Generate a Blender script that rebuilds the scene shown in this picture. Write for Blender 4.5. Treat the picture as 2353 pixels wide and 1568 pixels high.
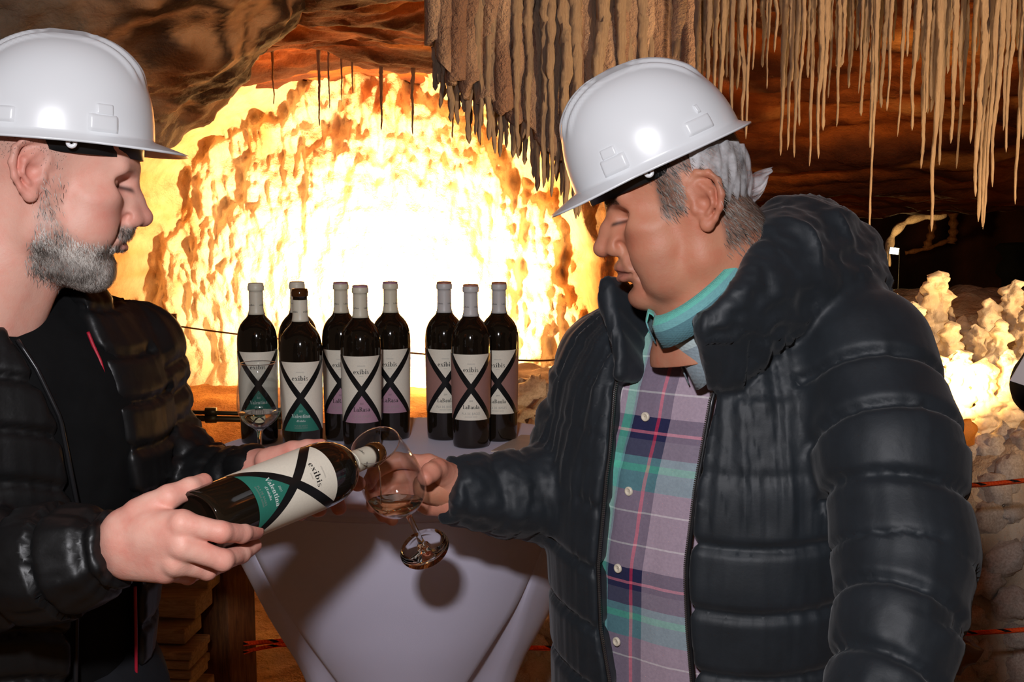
import bpy, bmesh, math, random
import numpy as np
from mathutils import Vector, Matrix

for _o in list(bpy.data.objects):
    bpy.data.objects.remove(_o, do_unlink=True)
SC = bpy.context.scene
COL = SC.collection
R2 = math.radians
# ------------------------------------------------------------------ camera
FPX, CX, CY = 2600.0, 1176.5, 784.0
PITCH = R2(6.7)
CAMZ = 1.57
_cam = bpy.data.cameras.new('camera')
_cam.sensor_width = 36.0
_cam.lens = 36.0 * FPX / 2353.0
_cam.clip_start = 0.05
CAM = bpy.data.objects.new('camera', _cam)
CAM.location = (0, 0, CAMZ)
CAM.rotation_euler = (math.pi / 2 - PITCH, 0, 0)
COL.objects.link(CAM)
SC.camera = CAM
# ------------------------------------------------------------------ world: dim warm cave air
W = bpy.data.worlds.new('cave_air')
SC.world = W
W.use_nodes = True
W.node_tree.nodes['Background'].inputs[0].default_value = (1.0, 0.60, 0.38, 1)
W.node_tree.nodes['Background'].inputs[1].default_value = 0.060
# ------------------------------------------------------------------ view
SC.view_settings.view_transform = 'Standard'
SC.view_settings.look = 'None'
SC.view_settings.gamma = 1.0
SC.view_settings.exposure = 0.0
SC.view_settings.use_curve_mapping = False


def light(name, kind, loc, power, color, aim=None, size=0.1, size_y=None, angle=None, blend=0.5):
    d = bpy.data.lights.new(name, kind)
    d.energy = power
    d.color = color
    if kind == 'AREA':
        d.shape = 'RECTANGLE'
        d.size = size
        d.size_y = size_y or size
    else:
        d.shadow_soft_size = size
    if kind == 'SPOT':
        d.spot_size = R2(angle or 90)
        d.spot_blend = blend
    o = bpy.data.objects.new(name, d)
    o.location = loc
    if aim is not None:
        o.rotation_euler = (Vector(aim) - Vector(loc)).to_track_quat('-Z', 'Y').to_euler()
    COL.objects.link(o)
    return o


# the photographer's flash, on a bracket above and left of the lens
light('camera_flash', 'AREA', (-0.13, -0.06, CAMZ + 0.34), 20.5, (0.97, 0.955, 1.0), aim=(0.0, 2.2, 1.25), size=0.10, size_y=0.06)
WARM = (1.0, 0.64, 0.30)
# floodlights of the show cave, and an added unseen drapery spot
light('flood_alcove', 'SPOT', (-0.80, 7.48, 0.70), 760, WARM, aim=(-0.80, 8.5, 1.20), size=0.08, angle=160, blend=0.6)
light('flood_alcove', 'SPOT', (-1.36, 7.05, 0.46), 34, WARM, aim=(-1.5, 8.3, 1.6), size=0.08, angle=150, blend=0.8)
light('flood_stalagmites', 'SPOT', (1.30, 3.33, 1.04), 30, (1.0, 0.58, 0.20), aim=(1.36, 4.0, 1.5), size=0.05, angle=165, blend=0.4)
light('unseen_drapery_spot', 'SPOT', (2.45, 0.9, 2.15), 400, (1.0, 0.64, 0.34), aim=(0.85, 4.2, 2.12), size=0.08, angle=66, blend=0.9)  # added out-of-frame fill without a fixture, brightens and softens the stalactite curtain
light('unseen_drapery_spot', 'SPOT', (2.25, 2.6, 0.75), 110, (1.0, 0.58, 0.25), aim=(1.3, 4.6, 2.1), size=0.08, angle=75, blend=0.9)


def PD(x, y, d):
    """pixel of the photograph at optical depth d -> world point"""
    r = (x - CX) / FPX * d
    v = -(y - CY) / FPX * d
    c, s = math.cos(PITCH), math.sin(PITCH)
    return Vector((r, d * c + v * s, CAMZ - d * s + v * c))


def PXf(p):
    """world point -> pixel (checks)"""
    c, s = math.cos(PITCH), math.sin(PITCH)
    q = Vector(p) - Vector((0, 0, CAMZ))
    d = q.y * c - q.z * s
    v = q.y * s + q.z * c
    return (CX + q.x / d * FPX, CY - v / d * FPX, d)


# ------------------------------------------------------------------ object helpers
def tag(o, label=None, cat=None, group=None, kind=None):
    if label: o['label'] = label
    if cat: o['category'] = cat
    if group: o['group'] = group
    if kind: o['kind'] = kind
    return o


def empty(name, loc=(0, 0, 0), rot=None):
    o = bpy.data.objects.new(name, None)
    o.empty_display_size = 0.05
    o.location = loc
    if rot is not None: o.rotation_euler = rot
    COL.objects.link(o)
    return o


def setmat(me, m):
    if m is not None:
        for q in (m if isinstance(m, (list, tuple)) else [m]):
            me.materials.append(q)


def mesh(name, V, F, m=None, parent=None, smooth=True, col=None, uvw=None, loc=None, mi=None):
    me = bpy.data.meshes.new(name)
    if isinstance(V, np.ndarray):
        V = V.astype(float).tolist()
    if isinstance(F, np.ndarray):
        F = F.tolist()
    me.from_pydata(V, [], F)
    setmat(me, m)
    if smooth:
        me.polygons.foreach_set('use_smooth', [True] * len(me.polygons))
    if mi is not None:
        me.polygons.foreach_set('material_index', mi)
    if col is not None:
        a = me.color_attributes.new('Col', 'FLOAT_COLOR', 'POINT')
        c4 = np.ones((len(V), 4), np.float32)
        c4[:, :3] = col
        a.data.foreach_set('color', c4.ravel())
    if uvw is not None:
        a = me.attributes.new('uvw', 'FLOAT_VECTOR', 'POINT')
        a.data.foreach_set('vector', np.asarray(uvw, np.float32).ravel())
    me.update()
    o = bpy.data.objects.new(name, me)
    COL.objects.link(o)
    if parent is not None: o.parent = parent
    if loc is not None: o.location = loc
    return o


class MB:
    """collects shapes into one mesh"""
    def __init__(s): s.V = []; s.F = []; s.S = []

    def add(s, V, F, smooth=False):
        n = len(s.V)
        s.V += [tuple(v) for v in V]
        s.F += [tuple(i + n for i in f) for f in F]
        s.S += [smooth] * len(F)
        return s

    def box(s, c, h, rot=None, bev=0.0):
        """centre, half sizes, rotation matrix, bevel"""
        c = Vector(c)
        rot = rot or Matrix.Identity(3)
        if bev <= 0:
            V = [c + rot @ Vector((h[0] * i, h[1] * j, h[2] * k)) for i in (-1, 1) for j in (-1, 1) for k in (-1, 1)]
            F = [(0, 1, 3, 2), (4, 6, 7, 5), (0, 4, 5, 1), (2, 3, 7, 6), (0, 2, 6, 4), (1, 5, 7, 3)]
            return s.add(V, F)
        bm = bmesh.new()
        bmesh.ops.create_cube(bm, size=1)
        for v in bm.verts: v.co = Vector((v.co.x * 2 * h[0], v.co.y * 2 * h[1], v.co.z * 2 * h[2]))
        bmesh.ops.bevel(bm, geom=list(bm.edges), offset=bev, segments=2, profile=0.5, affect='EDGES')
        bm.verts.index_update()
        V = [c + rot @ v.co for v in bm.verts]
        F = [[v.index for v in f.verts] for f in bm.faces]
        bm.free()
        return s.add(V, F, True)

    def tube(s, pts, rad, n=10, caps=True, closed=False):
        pts = [Vector(p) for p in pts]
        rs = rad if isinstance(rad, (list, tuple, np.ndarray)) else [rad] * len(pts)
        V = []; F = []
        up = None
        m = len(pts)
        for i, p in enumerate(pts):
            if closed:
                t = pts[(i + 1) % m] - pts[i - 1]
            else:
                t = pts[min(i + 1, m - 1)] - pts[max(i - 1, 0)]
            t.normalize()
            if up is None:
                up = Vector((0, 0, 1)) if abs(t.z) < .9 else Vector((1, 0, 0))
            a = t.cross(up).normalized()
            b = a.cross(t).normalized()
            up = b
            for k in range(n):
                w = 2 * math.pi * k / n
                V.append(p + rs[i] * (math.cos(w) * a + math.sin(w) * b))
        for i in range(m if closed else m - 1):
            j = (i + 1) % m
            for k in range(n):
                F.append((i * n + k, i * n + (k + 1) % n, j * n + (k + 1) % n, j * n + k))
        if caps and not closed:
            F.append(tuple(range(n - 1, -1, -1)))
            F.append(tuple((m - 1) * n + k for k in range(n)))
        return s.add(V, F, True)

    def lathe(s, prof, n=32, M=None, caps=False):
        """prof: (r, z) list"""
        V = []; F = []
        M = M or Matrix.Identity(4)
        for r, z in prof:
            for k in range(n):
                w = 2 * math.pi * k / n
                V.append(M @ Vector((r * math.cos(w), r * math.sin(w), z)))
        for i in range(len(prof) - 1):
            for k in range(n):
                F.append((i * n + k, i * n + (k + 1) % n, (i + 1) * n + (k + 1) % n, (i + 1) * n + k))
        return s.add(V, F, True)

    def build(s, name, m=None, parent=None, loc=None, **kw):
        o = mesh(name, s.V, s.F, m, parent, smooth=False, loc=loc, **kw)
        o.data.polygons.foreach_set('use_smooth', s.S)
        return o


def copy_tree(o, parent=None):
    c = o.copy()
    COL.objects.link(c)
    if parent is not None: c.parent = parent
    for ch in list(o.children):
        copy_tree(ch, c)
    return c


# ------------------------------------------------------------------ numpy noise
_rng = np.random.RandomState(7)
_perm = _rng.permutation(256)
_perm = np.concatenate([_perm, _perm, _perm])
_g = _rng.normal(size=(256, 3))
_g /= np.linalg.norm(_g, axis=1)[:, None]


def noise(p):
    p = np.asarray(p, float)
    i = np.floor(p).astype(int)
    f = p - i
    u = f * f * f * (f * (f * 6 - 15) + 10)
    out = 0
    for dx in (0, 1):
        for dy in (0, 1):
            for dz in (0, 1):
                h = _perm[_perm[_perm[(i[:, 0] + dx) & 255] + ((i[:, 1] + dy) & 255)] + ((i[:, 2] + dz) & 255)]
                w = (u[:, 0] if dx else 1 - u[:, 0]) * (u[:, 1] if dy else 1 - u[:, 1]) * (u[:, 2] if dz else 1 - u[:, 2])
                out = out + w * ((f - np.array([dx, dy, dz])) * _g[h]).sum(1)
    return out


def fbm(p, oct=4, gain=0.5, lac=2.03):
    p = np.asarray(p, float)
    a = 1.0; s = 0
    for k in range(oct):
        s = s + a * noise(p + 17.3 * k)
        p = p * lac; a *= gain
    return s


def voro(p):
    """F1 distance and cell id"""
    p = np.asarray(p, float)
    i = np.floor(p).astype(int)
    best = np.full(len(p), 9.0); ident = np.zeros(len(p), int)
    for dx in (-1, 0, 1):
        for dy in (-1, 0, 1):
            for dz in (-1, 0, 1):
                c = i + np.array([dx, dy, dz])
                h = _perm[_perm[_perm[c[:, 0] & 255] + (c[:, 1] & 255)] + (c[:, 2] & 255)]
                q = c + 0.5 + 0.42 * _g[h]
                d = np.sqrt(((p - q) ** 2).sum(1))
                m = d < best
                best[m] = d[m]; ident[m] = h[m]
    return best, ident


def sstep(a, b, x):
    t = np.clip((np.asarray(x, float) - a) / (b - a), 0, 1)
    return t * t * (3 - 2 * t)


# ------------------------------------------------------------------ materials
def srgb(r, g, b):
    f = lambda c: c / 12.92 if c <= 0.04045 else ((c + 0.055) / 1.055) ** 2.4
    return (f(r / 255), f(g / 255), f(b / 255), 1)


class NT:
    def __init__(s, name):
        s.m = bpy.data.materials.new(name)
        s.m.use_nodes = True
        s.t = s.m.node_tree
        s.b = s.t.nodes['Principled BSDF']

    def n(s, typ, **kw):
        x = s.t.nodes.new(typ)
        for k, v in kw.items(): setattr(x, k, v)
        return x

    def l(s, a, b): s.t.links.new(a, b)

    def val(s, sock, v):
        if hasattr(v, 'is_output') or isinstance(v, bpy.types.NodeSocket): s.l(v, sock)
        else: sock.default_value = v

    def math(s, op, a, b=None, c=None):
        x = s.n('ShaderNodeMath', operation=op)
        s.val(x.inputs[0], a)
        if b is not None: s.val(x.inputs[1], b)
        if c is not None: s.val(x.inputs[2], c)
        return x.outputs[0]

    def mix(s, f, a, b, blend='MIX'):
        x = s.n('ShaderNodeMix', data_type='RGBA', blend_type=blend)
        s.val(x.inputs[0], f); s.val(x.inputs[6], a); s.val(x.inputs[7], b)
        return x.outputs[2]

    def coords(s, scale=(1, 1, 1), kind='Object', attr=None):
        if attr:
            c = s.n('ShaderNodeAttribute', attribute_name=attr).outputs['Vector']
        else:
            c = s.n('ShaderNodeTexCoord').outputs[kind]
        mp = s.n('ShaderNodeMapping')
        s.l(c, mp.inputs[0])
        mp.inputs['Scale'].default_value = scale
        return mp.outputs[0]

    def noise(s, scale=5, detail=4, rough=0.55, vec=None, dist=0.0):
        x = s.n('ShaderNodeTexNoise')
        x.inputs['Scale'].default_value = scale
        x.inputs['Detail'].default_value = detail
        x.inputs['Roughness'].default_value = rough
        x.inputs['Distortion'].default_value = dist
        s.l(vec if vec is not None else s.coords(), x.inputs['Vector'])
        return x.outputs['Fac']

    def voronoi(s, scale=5, vec=None, feature='F1'):
        x = s.n('ShaderNodeTexVoronoi', feature=feature)
        x.inputs['Scale'].default_value = scale
        s.l(vec if vec is not None else s.coords(), x.inputs['Vector'])
        return x.outputs['Distance']

    def ramp(s, fac, stops, interp='LINEAR'):
        x = s.n('ShaderNodeValToRGB')
        cr = x.color_ramp
        cr.interpolation = interp
        while len(cr.elements) < len(stops): cr.elements.new(0.5)
        for e, (p, c) in zip(cr.elements, stops):
            e.position = p
            e.color = c if len(c) == 4 else (*c, 1)
        s.l(fac, x.inputs[0])
        return x.outputs[0]

    def bump(s, h, strength=0.3, dist=0.01, nrm=None):
        x = s.n('ShaderNodeBump')
        x.inputs['Strength'].default_value = strength
        x.inputs['Distance'].default_value = dist
        s.l(h, x.inputs['Height'])
        if nrm is not None: s.l(nrm, x.inputs['Normal'])
        return x.outputs[0]

    def set(s, **kw):
        names = dict(color='Base Color', rough='Roughness', metal='Metallic', ior='IOR', trans='Transmission Weight', coat='Coat Weight', coatr='Coat Roughness', spec='Specular IOR Level', sss='Subsurface Weight', sheen='Sheen Weight', normal='Normal', alpha='Alpha', emit='Emission Color', emits='Emission Strength', sheenr='Sheen Roughness')
        for k, v in kw.items(): s.val(s.b.inputs[names[k]], v)
        return s


def plain(name, color, rough=0.5, metal=0.0, spec=0.5, var=0.12, scale=30, bump=0.0, bscale=80, bdist=0.002, **kw):
    """principled with a little procedural variation"""
    t = NT(name)
    n = t.noise(scale, 4)
    c2 = tuple(max(0, c * (1 - 2 * var)) for c in color[:3]) + (1,)
    c3 = tuple(min(1, c * (1 + var)) for c in color[:3]) + (1,)
    t.set(color=t.ramp(n, [(0.3, c2), (0.7, c3)]), rough=rough, metal=metal, spec=spec, **kw)
    if bump > 0:
        t.set(normal=t.bump(t.noise(bscale, 5), bump, bdist))
    return t.m
# ================================================================== THE CAVE
def rock_mat(name, bump=0.6, bscale=14, rough=0.8, spec=0.3, fine=0.35, tint=0.25):
    t = NT(name)
    a = t.n('ShaderNodeAttribute', attribute_name='Col').outputs['Color']
    n1 = t.noise(7, 6, 0.6)
    n2 = t.noise(60, 4, 0.6)
    dark = t.mix(1.0, a, (0.55, 0.45, 0.36, 1), 'MULTIPLY')
    f = t.math('MULTIPLY', t.ramp(n1, [(0.42, (0, 0, 0)), (0.68, (1, 1, 1))]), tint * 2)
    c = t.mix(f, a, dark)
    h = t.math('ADD', t.math('MULTIPLY', t.noise(bscale, 7, 0.62), 1.0), t.math('MULTIPLY', n2, fine))
    t.set(color=c, rough=rough, spec=spec, normal=t.bump(h, bump, 0.05))
    return t.m


def crystal_mat(name, c1, c2, bump=0.5, bscale=90, rough=0.45, sss=0.0, dist=0.01):
    t = NT(name)
    n = t.noise(9, 6, 0.6)
    h = t.noise(bscale, 6, 0.65)
    t.set(color=t.ramp(n, [(0.3, c1), (0.7, c2)]), rough=rough, spec=0.4, normal=t.bump(h, bump, dist))
    return t.m


M_WALL = rock_mat('salt_wall', 0.75, 11, 0.75, fine=0.3)
M_CEIL = rock_mat('layered_ceiling_rock', 0.6, 6, 0.8, fine=0.2, tint=0.4)
M_LEFT = rock_mat('banded_rock', 0.5, 9, 0.7, fine=0.2, tint=0.3)
M_FLOOR = rock_mat('sandy_floor', 0.8, 18, 0.9, fine=0.7, tint=0.3)
M_FAR = rock_mat('dark_rock', 0.5, 6, 0.9)
M_STAL = crystal_mat('stalactite_salt', srgb(196, 170, 150), srgb(236, 216, 192), 0.8, 60, 0.6, dist=0.016)
M_STALG = crystal_mat('stalagmite_salt', srgb(232, 208, 170), srgb(250, 238, 212), 0.6, 60, 0.55, dist=0.014)
M_LUMP = crystal_mat('salt_lump', srgb(186, 168, 152), srgb(240, 230, 220), 0.55, 45, 0.4, dist=0.012)


def gridmesh(name, U, Vv, fn, m, parent=None):
    """fn(u,v arrays flat) -> positions (N,3), colours (N,3)"""
    uu, vv = np.meshgrid(U, Vv, indexing='ij')
    p, c = fn(uu.ravel(), vv.ravel())
    nu, nv = len(U), len(Vv)
    idx = np.arange(nu * nv).reshape(nu, nv)
    F = np.stack([idx[:-1, :-1], idx[1:, :-1], idx[1:, 1:], idx[:-1, 1:]], -1).reshape(-1, 4)
    return mesh(name, p, F, m, parent, col=c)


def lerp3(a, b, f):
    a = np.array(a[:3]); b = np.array(b[:3])
    return a[None] * (1 - f[:, None]) + b[None] * f[:, None]


# ---- back wall with the floodlit alcove
def back_wall(X, Z):
    n = len(X)
    w = fbm(np.stack([X * 0.9, Z * 0.9, np.zeros(n)], 1), 3)
    ex = (X + 1.12) / 1.82
    ez = np.where(Z > 0.85, (Z - 0.85) / 1.74, 0)
    e = np.sqrt(ex ** 2 + ez ** 2) + 0.24 * w
    out = sstep(0.82, 1.5, e)
    Y = 8.45 - 1.35 * out - 0.40 * sstep(0.92, 0.98, e + 0.05 * fbm(np.stack([X * 3, Z * 3, np.ones(n)], 1), 3))
    Y -= 0.16 * sstep(1.10, 1.14, e + 0.07 * fbm(np.stack([X * 2.5, Z * 2.5, np.ones(n) * 4], 1), 3))
    # ledges of crust following the arch
    band = np.exp(-((e - 1.02) / 0.22) ** 2)
    Y -= 0.11 * band * np.sign(np.sin(e * 34 + 5 * w)) * np.abs(np.sin(e * 34 + 5 * w)) ** 0.5 + 0.10 * band * fbm(np.stack([X * 6, Z * 6, np.ones(n) * 8], 1), 3)
    # drips and folds of salt running down
    flow = fbm(np.stack([X * 3.2, Z * 1.1, np.ones(n) * 2], 1), 4, 0.55)
    ridge = 1 - np.abs(fbm(np.stack([X * 5.5 + 0.4 * w, Z * 2.1, np.ones(n) * 5], 1), 3))
    lumps, _ = voro(np.stack([X * 7, Z * 5.0, np.ones(n) * 0.3], 1))
    lump2, _ = voro(np.stack([X * 15 + w, Z * 12, np.ones(n) * 0.7], 1))
    calm = 0.42 + 0.58 * sstep(0.35, 0.85, e)
    Y -= 0.24 * flow * calm + 0.16 * (ridge - 0.8) * calm + 0.10 * (0.6 - lumps) * calm + 0.055 * (0.6 - lump2) * sstep(-0.6, 0.3, flow) * calm
    Y -= 0.05 * calm * fbm(np.stack([X * 15, Z * 8, np.ones(n)], 1), 3)
    # cauliflower knobs towards the right
    kn, _ = voro(np.stack([X * 5, Z * 5, np.ones(n) * 1.7], 1))
    kn2, _ = voro(np.stack([X * 11, Z * 11, np.ones(n) * 2.7], 1))
    right = sstep(-0.25, 0.35, X)
    Y -= right * (0.22 * (0.7 - kn) + 0.09 * (0.7 - kn2) + 0.5 * sstep(0.2, 1.4, X))
    # the foot of the wall runs out onto the floor
    Y -= 1.1 * (1 - sstep(-0.15, 0.5, Z)) ** 2
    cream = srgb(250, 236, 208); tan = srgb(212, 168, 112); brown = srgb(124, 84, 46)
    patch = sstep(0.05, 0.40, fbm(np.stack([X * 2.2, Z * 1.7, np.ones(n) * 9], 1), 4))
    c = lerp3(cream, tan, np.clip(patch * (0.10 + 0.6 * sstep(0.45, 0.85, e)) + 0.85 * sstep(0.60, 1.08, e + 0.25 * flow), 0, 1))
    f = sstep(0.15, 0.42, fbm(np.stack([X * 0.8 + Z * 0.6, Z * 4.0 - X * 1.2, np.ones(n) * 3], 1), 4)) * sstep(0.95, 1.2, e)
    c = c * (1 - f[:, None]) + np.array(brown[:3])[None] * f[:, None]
    return np.stack([X, Y, Z], 1), c


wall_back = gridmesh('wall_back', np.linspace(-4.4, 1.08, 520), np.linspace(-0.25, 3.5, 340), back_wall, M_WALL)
tag(wall_back, kind='structure')


# ---- ceiling, folded brown rock, dipping towards the back right
def ceil_z(X, Y):
    n = len(X)
    w = fbm(np.stack([X * 0.7, Y * 0.9, np.zeros(n)], 1), 4)
    z = 2.56 + 0.16 * w - 0.10 * sstep(5.5, 7.2, Y) * (1 - sstep(0.3, 0.9, X))
    z -= 1.02 * sstep(0.35, 1.3, X) * sstep(4.6, 7.3, Y + 0.3 * w)
    z += 1.2 * sstep(7.5, 8.6, Y) * sstep(0.6, 1.3, X)
    z += 1.0 * sstep(2.0, 0.2, Y)
    # strata
    s = fbm(np.stack([X * 0.8, Y * 3.6 + 0.8 * w, np.ones(n) * 3], 1), 4)
    z += 0.10 * s + 0.05 * np.abs(fbm(np.stack([X * 1.5, Y * 7, np.ones(n) * 6], 1), 3)) + 0.03 * fbm(np.stack([X * 6, Y * 9, np.ones(n)], 1), 3)
    return z, s


def ceil_fn(X, Y):
    z, s = ceil_z(X, Y)
    n = len(X)
    a = srgb(186, 100, 36); b = srgb(88, 42, 16); cc = srgb(214, 144, 74)
    f = sstep(-0.25, 0.35, s + 0.3 * fbm(np.stack([X * 2.0, Y * 9, np.ones(n) * 8], 1), 3))
    c = lerp3(b, a, f)
    g = sstep(0.25, 0.5, fbm(np.stack([X * 1.2, Y * 4, np.ones(n) * 11], 1), 4))
    c = c * (1 - g[:, None]) + np.array(cc[:3])[None] * g[:, None]
    return np.stack([X, Y, z], 1), c


ceiling = gridmesh('ceiling', np.linspace(-5, 5.2, 300), np.linspace(0.0, 10.0, 420), ceil_fn, M_CEIL)
tag(ceiling, kind='structure')


# ---- overhanging banded rock at upper left
def overhang(U, T):
    n = len(U)
    th = U; ph = T
    d = np.stack([np.cos(ph) * np.cos(th), np.cos(ph) * np.sin(th), np.sin(ph)], 1)
    r = 1 + 0.14 * fbm(d * 2.1 + 3, 4) + 0.03 * fbm(d * 9, 4)
    p = np.array([-2.28, 4.75, 2.70])[None] + d * np.array([1.42, 1.25, 0.98])[None] * r[:, None]
    band = fbm(np.stack([p[:, 0] * 1.1 + p[:, 2] * 0.8, p[:, 1] * 1.0, p[:, 2] * 0.6], 1) * 1.6 + 2, 3)
    f = sstep(-0.18, 0.12, np.sin(band * 19 + p[:, 0] * 5 + p[:, 2] * 2.5) * 0.25 + 0.6 * fbm(p * 2.5, 3))
    c = lerp3(srgb(64, 46, 36), srgb(186, 146, 112), f)
    g = sstep(0.1, 0.3, fbm(p * 1.4 + 9, 3))
    c = c * (1 - 0.7 * g[:, None]) + 0.7 * g[:, None] * np.array(srgb(112, 66, 30)[:3])[None]
    gl = sstep(-1.30, -1.55, p[:, 0])
    c = c * (1 - gl[:, None]) + gl[:, None] * np.array(srgb(160, 148, 134)[:3])[None]
    return p, c


wall_left = gridmesh('wall_left', np.linspace(-math.pi, math.pi * 0.5, 220), np.linspace(-1.5, 1.0, 150), overhang, M_LEFT)
tag(wall_left, kind='structure')


# ---- floor and the salt bank on the right
def floor_fn(X, Y):
    n = len(X)
    z = 0.03 * fbm(np.stack([X * 2, Y * 2, np.zeros(n)], 1), 4) + 0.012 * fbm(np.stack([X * 14, Y * 14, np.zeros(n)], 1), 3)
    z *= sstep(0.6, 2.6, Y)
    z += 0.25 * sstep(6.0, 7.8, Y) * (1 - sstep(-0.3, 0.4, X))
    c = lerp3(srgb(168, 112, 54), srgb(222, 166, 96), sstep(-0.4, 0.4, fbm(np.stack([X * 3, Y * 3, np.ones(n)], 1), 4)))
    return np.stack([X, Y, z], 1), c


floor = gridmesh('floor', np.linspace(-5, 5.2, 240), np.linspace(-1.5, 9.8, 300), floor_fn, M_FLOOR)
tag(floor, kind='structure')


def bank_h(X, Y):
    n = len(X)
    H = 0.50 + 0.44 * sstep(0.4, 1.5, X) + 0.20 * sstep(4.2, 5.2, Y)
    e = sstep(2.60, 3.05, Y) * sstep(-0.34, -0.06, X)
    v, _ = voro(np.stack([X * 6, Y * 6, np.ones(n)], 1))
    z = -0.05 + H * e + e * (0.10 * fbm(np.stack([X * 2, Y * 2, np.ones(n) * 5], 1), 3) + 0.07 * (0.6 - v))
    return z


def bank_fn(X, Y):
    z = bank_h(X, Y)
    n = len(X)
    c = lerp3(srgb(178, 154, 130), srgb(226, 208, 186), sstep(-0.4, 0.4, fbm(np.stack([X * 5, Y * 5, z * 5], 1), 4)))
    return np.stack([X, Y, z], 1), c


wall_right = gridmesh('wall_right', np.linspace(-0.40, 4.6, 220), np.linspace(2.4, 6.6, 190), bank_fn, rock_mat('salt_bank', 0.6, 22, 0.6, fine=0.5))
tag(wall_right, kind='structure')


# ---- far dark rock behind the pit
def far_fn(X, Z):
    n = len(X)
    Y = 10.2 + 0.9 * fbm(np.stack([X * 0.6, Z * 0.6, np.zeros(n)], 1), 4) - 0.9 * sstep(3.6, 5.0, X)
    c = lerp3(srgb(70, 36, 16), srgb(34, 18, 10), sstep(-0.3, 0.3, fbm(np.stack([X * 3, Z * 0.7, np.ones(n)], 1), 4)))
    return np.stack([X, Y, Z], 1), c


wall_far = gridmesh('wall_far', np.linspace(0.6, 6.5, 120), np.linspace(-0.3, 4, 80), far_fn, M_FAR)
tag(wall_far, kind='structure')

# ---- stalactites, parts of the ceiling
RND = random.Random(11)
NPR = np.random.RandomState(3)


def stalactite_mesh(i, r0=1.0):
    """unit: length 1 hanging from z=0 to z=-1, radius ~1 (scaled later)"""
    rings, n = 46, 9
    t = np.linspace(0, 1, rings)
    r = (1 - 0.78 * t ** 0.8) * (1 + 0.22 * fbm(np.stack([t * 11 + 31 * i, np.zeros(rings), np.zeros(rings)], 1), 3))
    r *= 1 + 0.25 * np.exp(-((t - 0.96) / 0.03) ** 2) * (i % 3 == 0)
    r[-1] = 0.05
    off = np.stack([fbm(np.stack([t * 3, np.ones(rings) * i, np.zeros(rings)], 1), 2), fbm(np.stack([t * 3, np.ones(rings) * i, np.ones(rings) * 7], 1), 2)], 1) * 0.9
    w = np.linspace(0, 2 * np.pi, n, endpoint=False)
    P = np.zeros((rings, n, 3))
    q = np.stack([np.cos(w)[None].repeat(rings, 0) * 1.3, np.sin(w)[None].repeat(rings, 0) * 1.3, (t * 26)[:, None].repeat(n, 1)], -1).reshape(-1, 3) + i * 13
    b = (1 + 0.75 * fbm(q, 2)).reshape(rings, n)
    P[..., 0] = np.cos(w)[None] * r[:, None] * b + off[:, :1]
    P[..., 1] = np.sin(w)[None] * r[:, None] * b + off[:, 1:]
    P[..., 2] = -t[:, None]
    idx = np.arange(rings * n).reshape(rings, n)
    nx = np.roll(idx, -1, 1)
    F = np.stack([idx[:-1], idx[1:], nx[1:], nx[:-1]], -1).reshape(-1, 4)
    me = bpy.data.meshes.new('stalactite')
    me.from_pydata(P.reshape(-1, 3).tolist(), [], F.tolist())
    me.materials.append(M_STAL)
    me.polygons.foreach_set('use_smooth', [True] * len(me.polygons))
    return me


ST = [stalactite_mesh(i) for i in range(14)]


def hang(px, ybot, d, r, top=None):
    """a stalactite whose tip shows at (px, ybot) at depth d"""
    tip = PD(px, ybot, d)
    zt = float(ceil_z(np.array([tip.x]), np.array([tip.y]))[0][0]) + 0.05
    L = max(0.06, zt - tip.z)
    o = bpy.data.objects.new('stalactite', ST[RND.randrange(len(ST))])
    COL.objects.link(o)
    o.parent = ceiling
    o.location = (tip.x, tip.y, zt)
    o.scale = (r, r, L)
    o.rotation_euler = (RND.uniform(-.012, .012), RND.uniform(-.012, .012), RND.uniform(0, 6.28))
    return o


# dense drapery in the middle
_cx = [985, 1005, 1050, 1100, 1150, 1200, 1260, 1320, 1400, 1480, 1560]
_cy = [60, 215, 300, 318, 340, 385, 440, 500, 500, 470, 330]
for k in range(132):
    x = 990 + (1568 - 990) * (k + RND.uniform(-.7, .7)) / 132
    yb = np.interp(x, _cx, _cy)
    row = k % 3
    hang(x, yb - RND.choice([0, 15, 30, 60, 100, 140]) * RND.uniform(.4, 1.15) - 22 * row + 20, 4.15 + 0.10 * row + RND.uniform(-.04, .04), RND.uniform(.022, .038))
# the flowstone sheet they have grown together into
def sheet_fn(X, T):
    n = len(X)
    px = CX + X / 4.42 * FPX
    yb = np.interp(px, _cx, _cy) - 70 - 190 * np.abs(fbm(np.stack([X * 13, 0 * X, 0 * X], 1), 2))
    zb = CAMZ + 4.39 * np.tan(np.arctan((CY - yb) / FPX) - PITCH)
    zt = np.full(n, 2.75)
    Z = zt + (np.minimum(zb, 2.6) - zt) * T
    rip = np.abs(np.sin(X * 62 + 3 * fbm(np.stack([X * 6, Z * .8, 0 * X], 1), 2)))
    Y = 4.24 - .045 * rip - .05 * fbm(np.stack([X * 10, Z * 2.5, 0 * X + 2], 1), 3)
    c = lerp3(srgb(160, 130, 116), srgb(206, 180, 160), sstep(-.3, .4, fbm(np.stack([X * 14, Z * 2, 0 * X], 1), 3)))
    return np.stack([X, Y, Z], 1), c


fs = gridmesh('flowstone_sheet', np.linspace((992 - CX) / FPX * 4.42, (1566 - CX) / FPX * 4.42, 260), np.linspace(0, 1, 46), sheet_fn, rock_mat('flowstone', .7, 30, .7, fine=.5, tint=.15), ceiling)
fs.modifiers.new('thick', 'SOLIDIFY').thickness = .03
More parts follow.
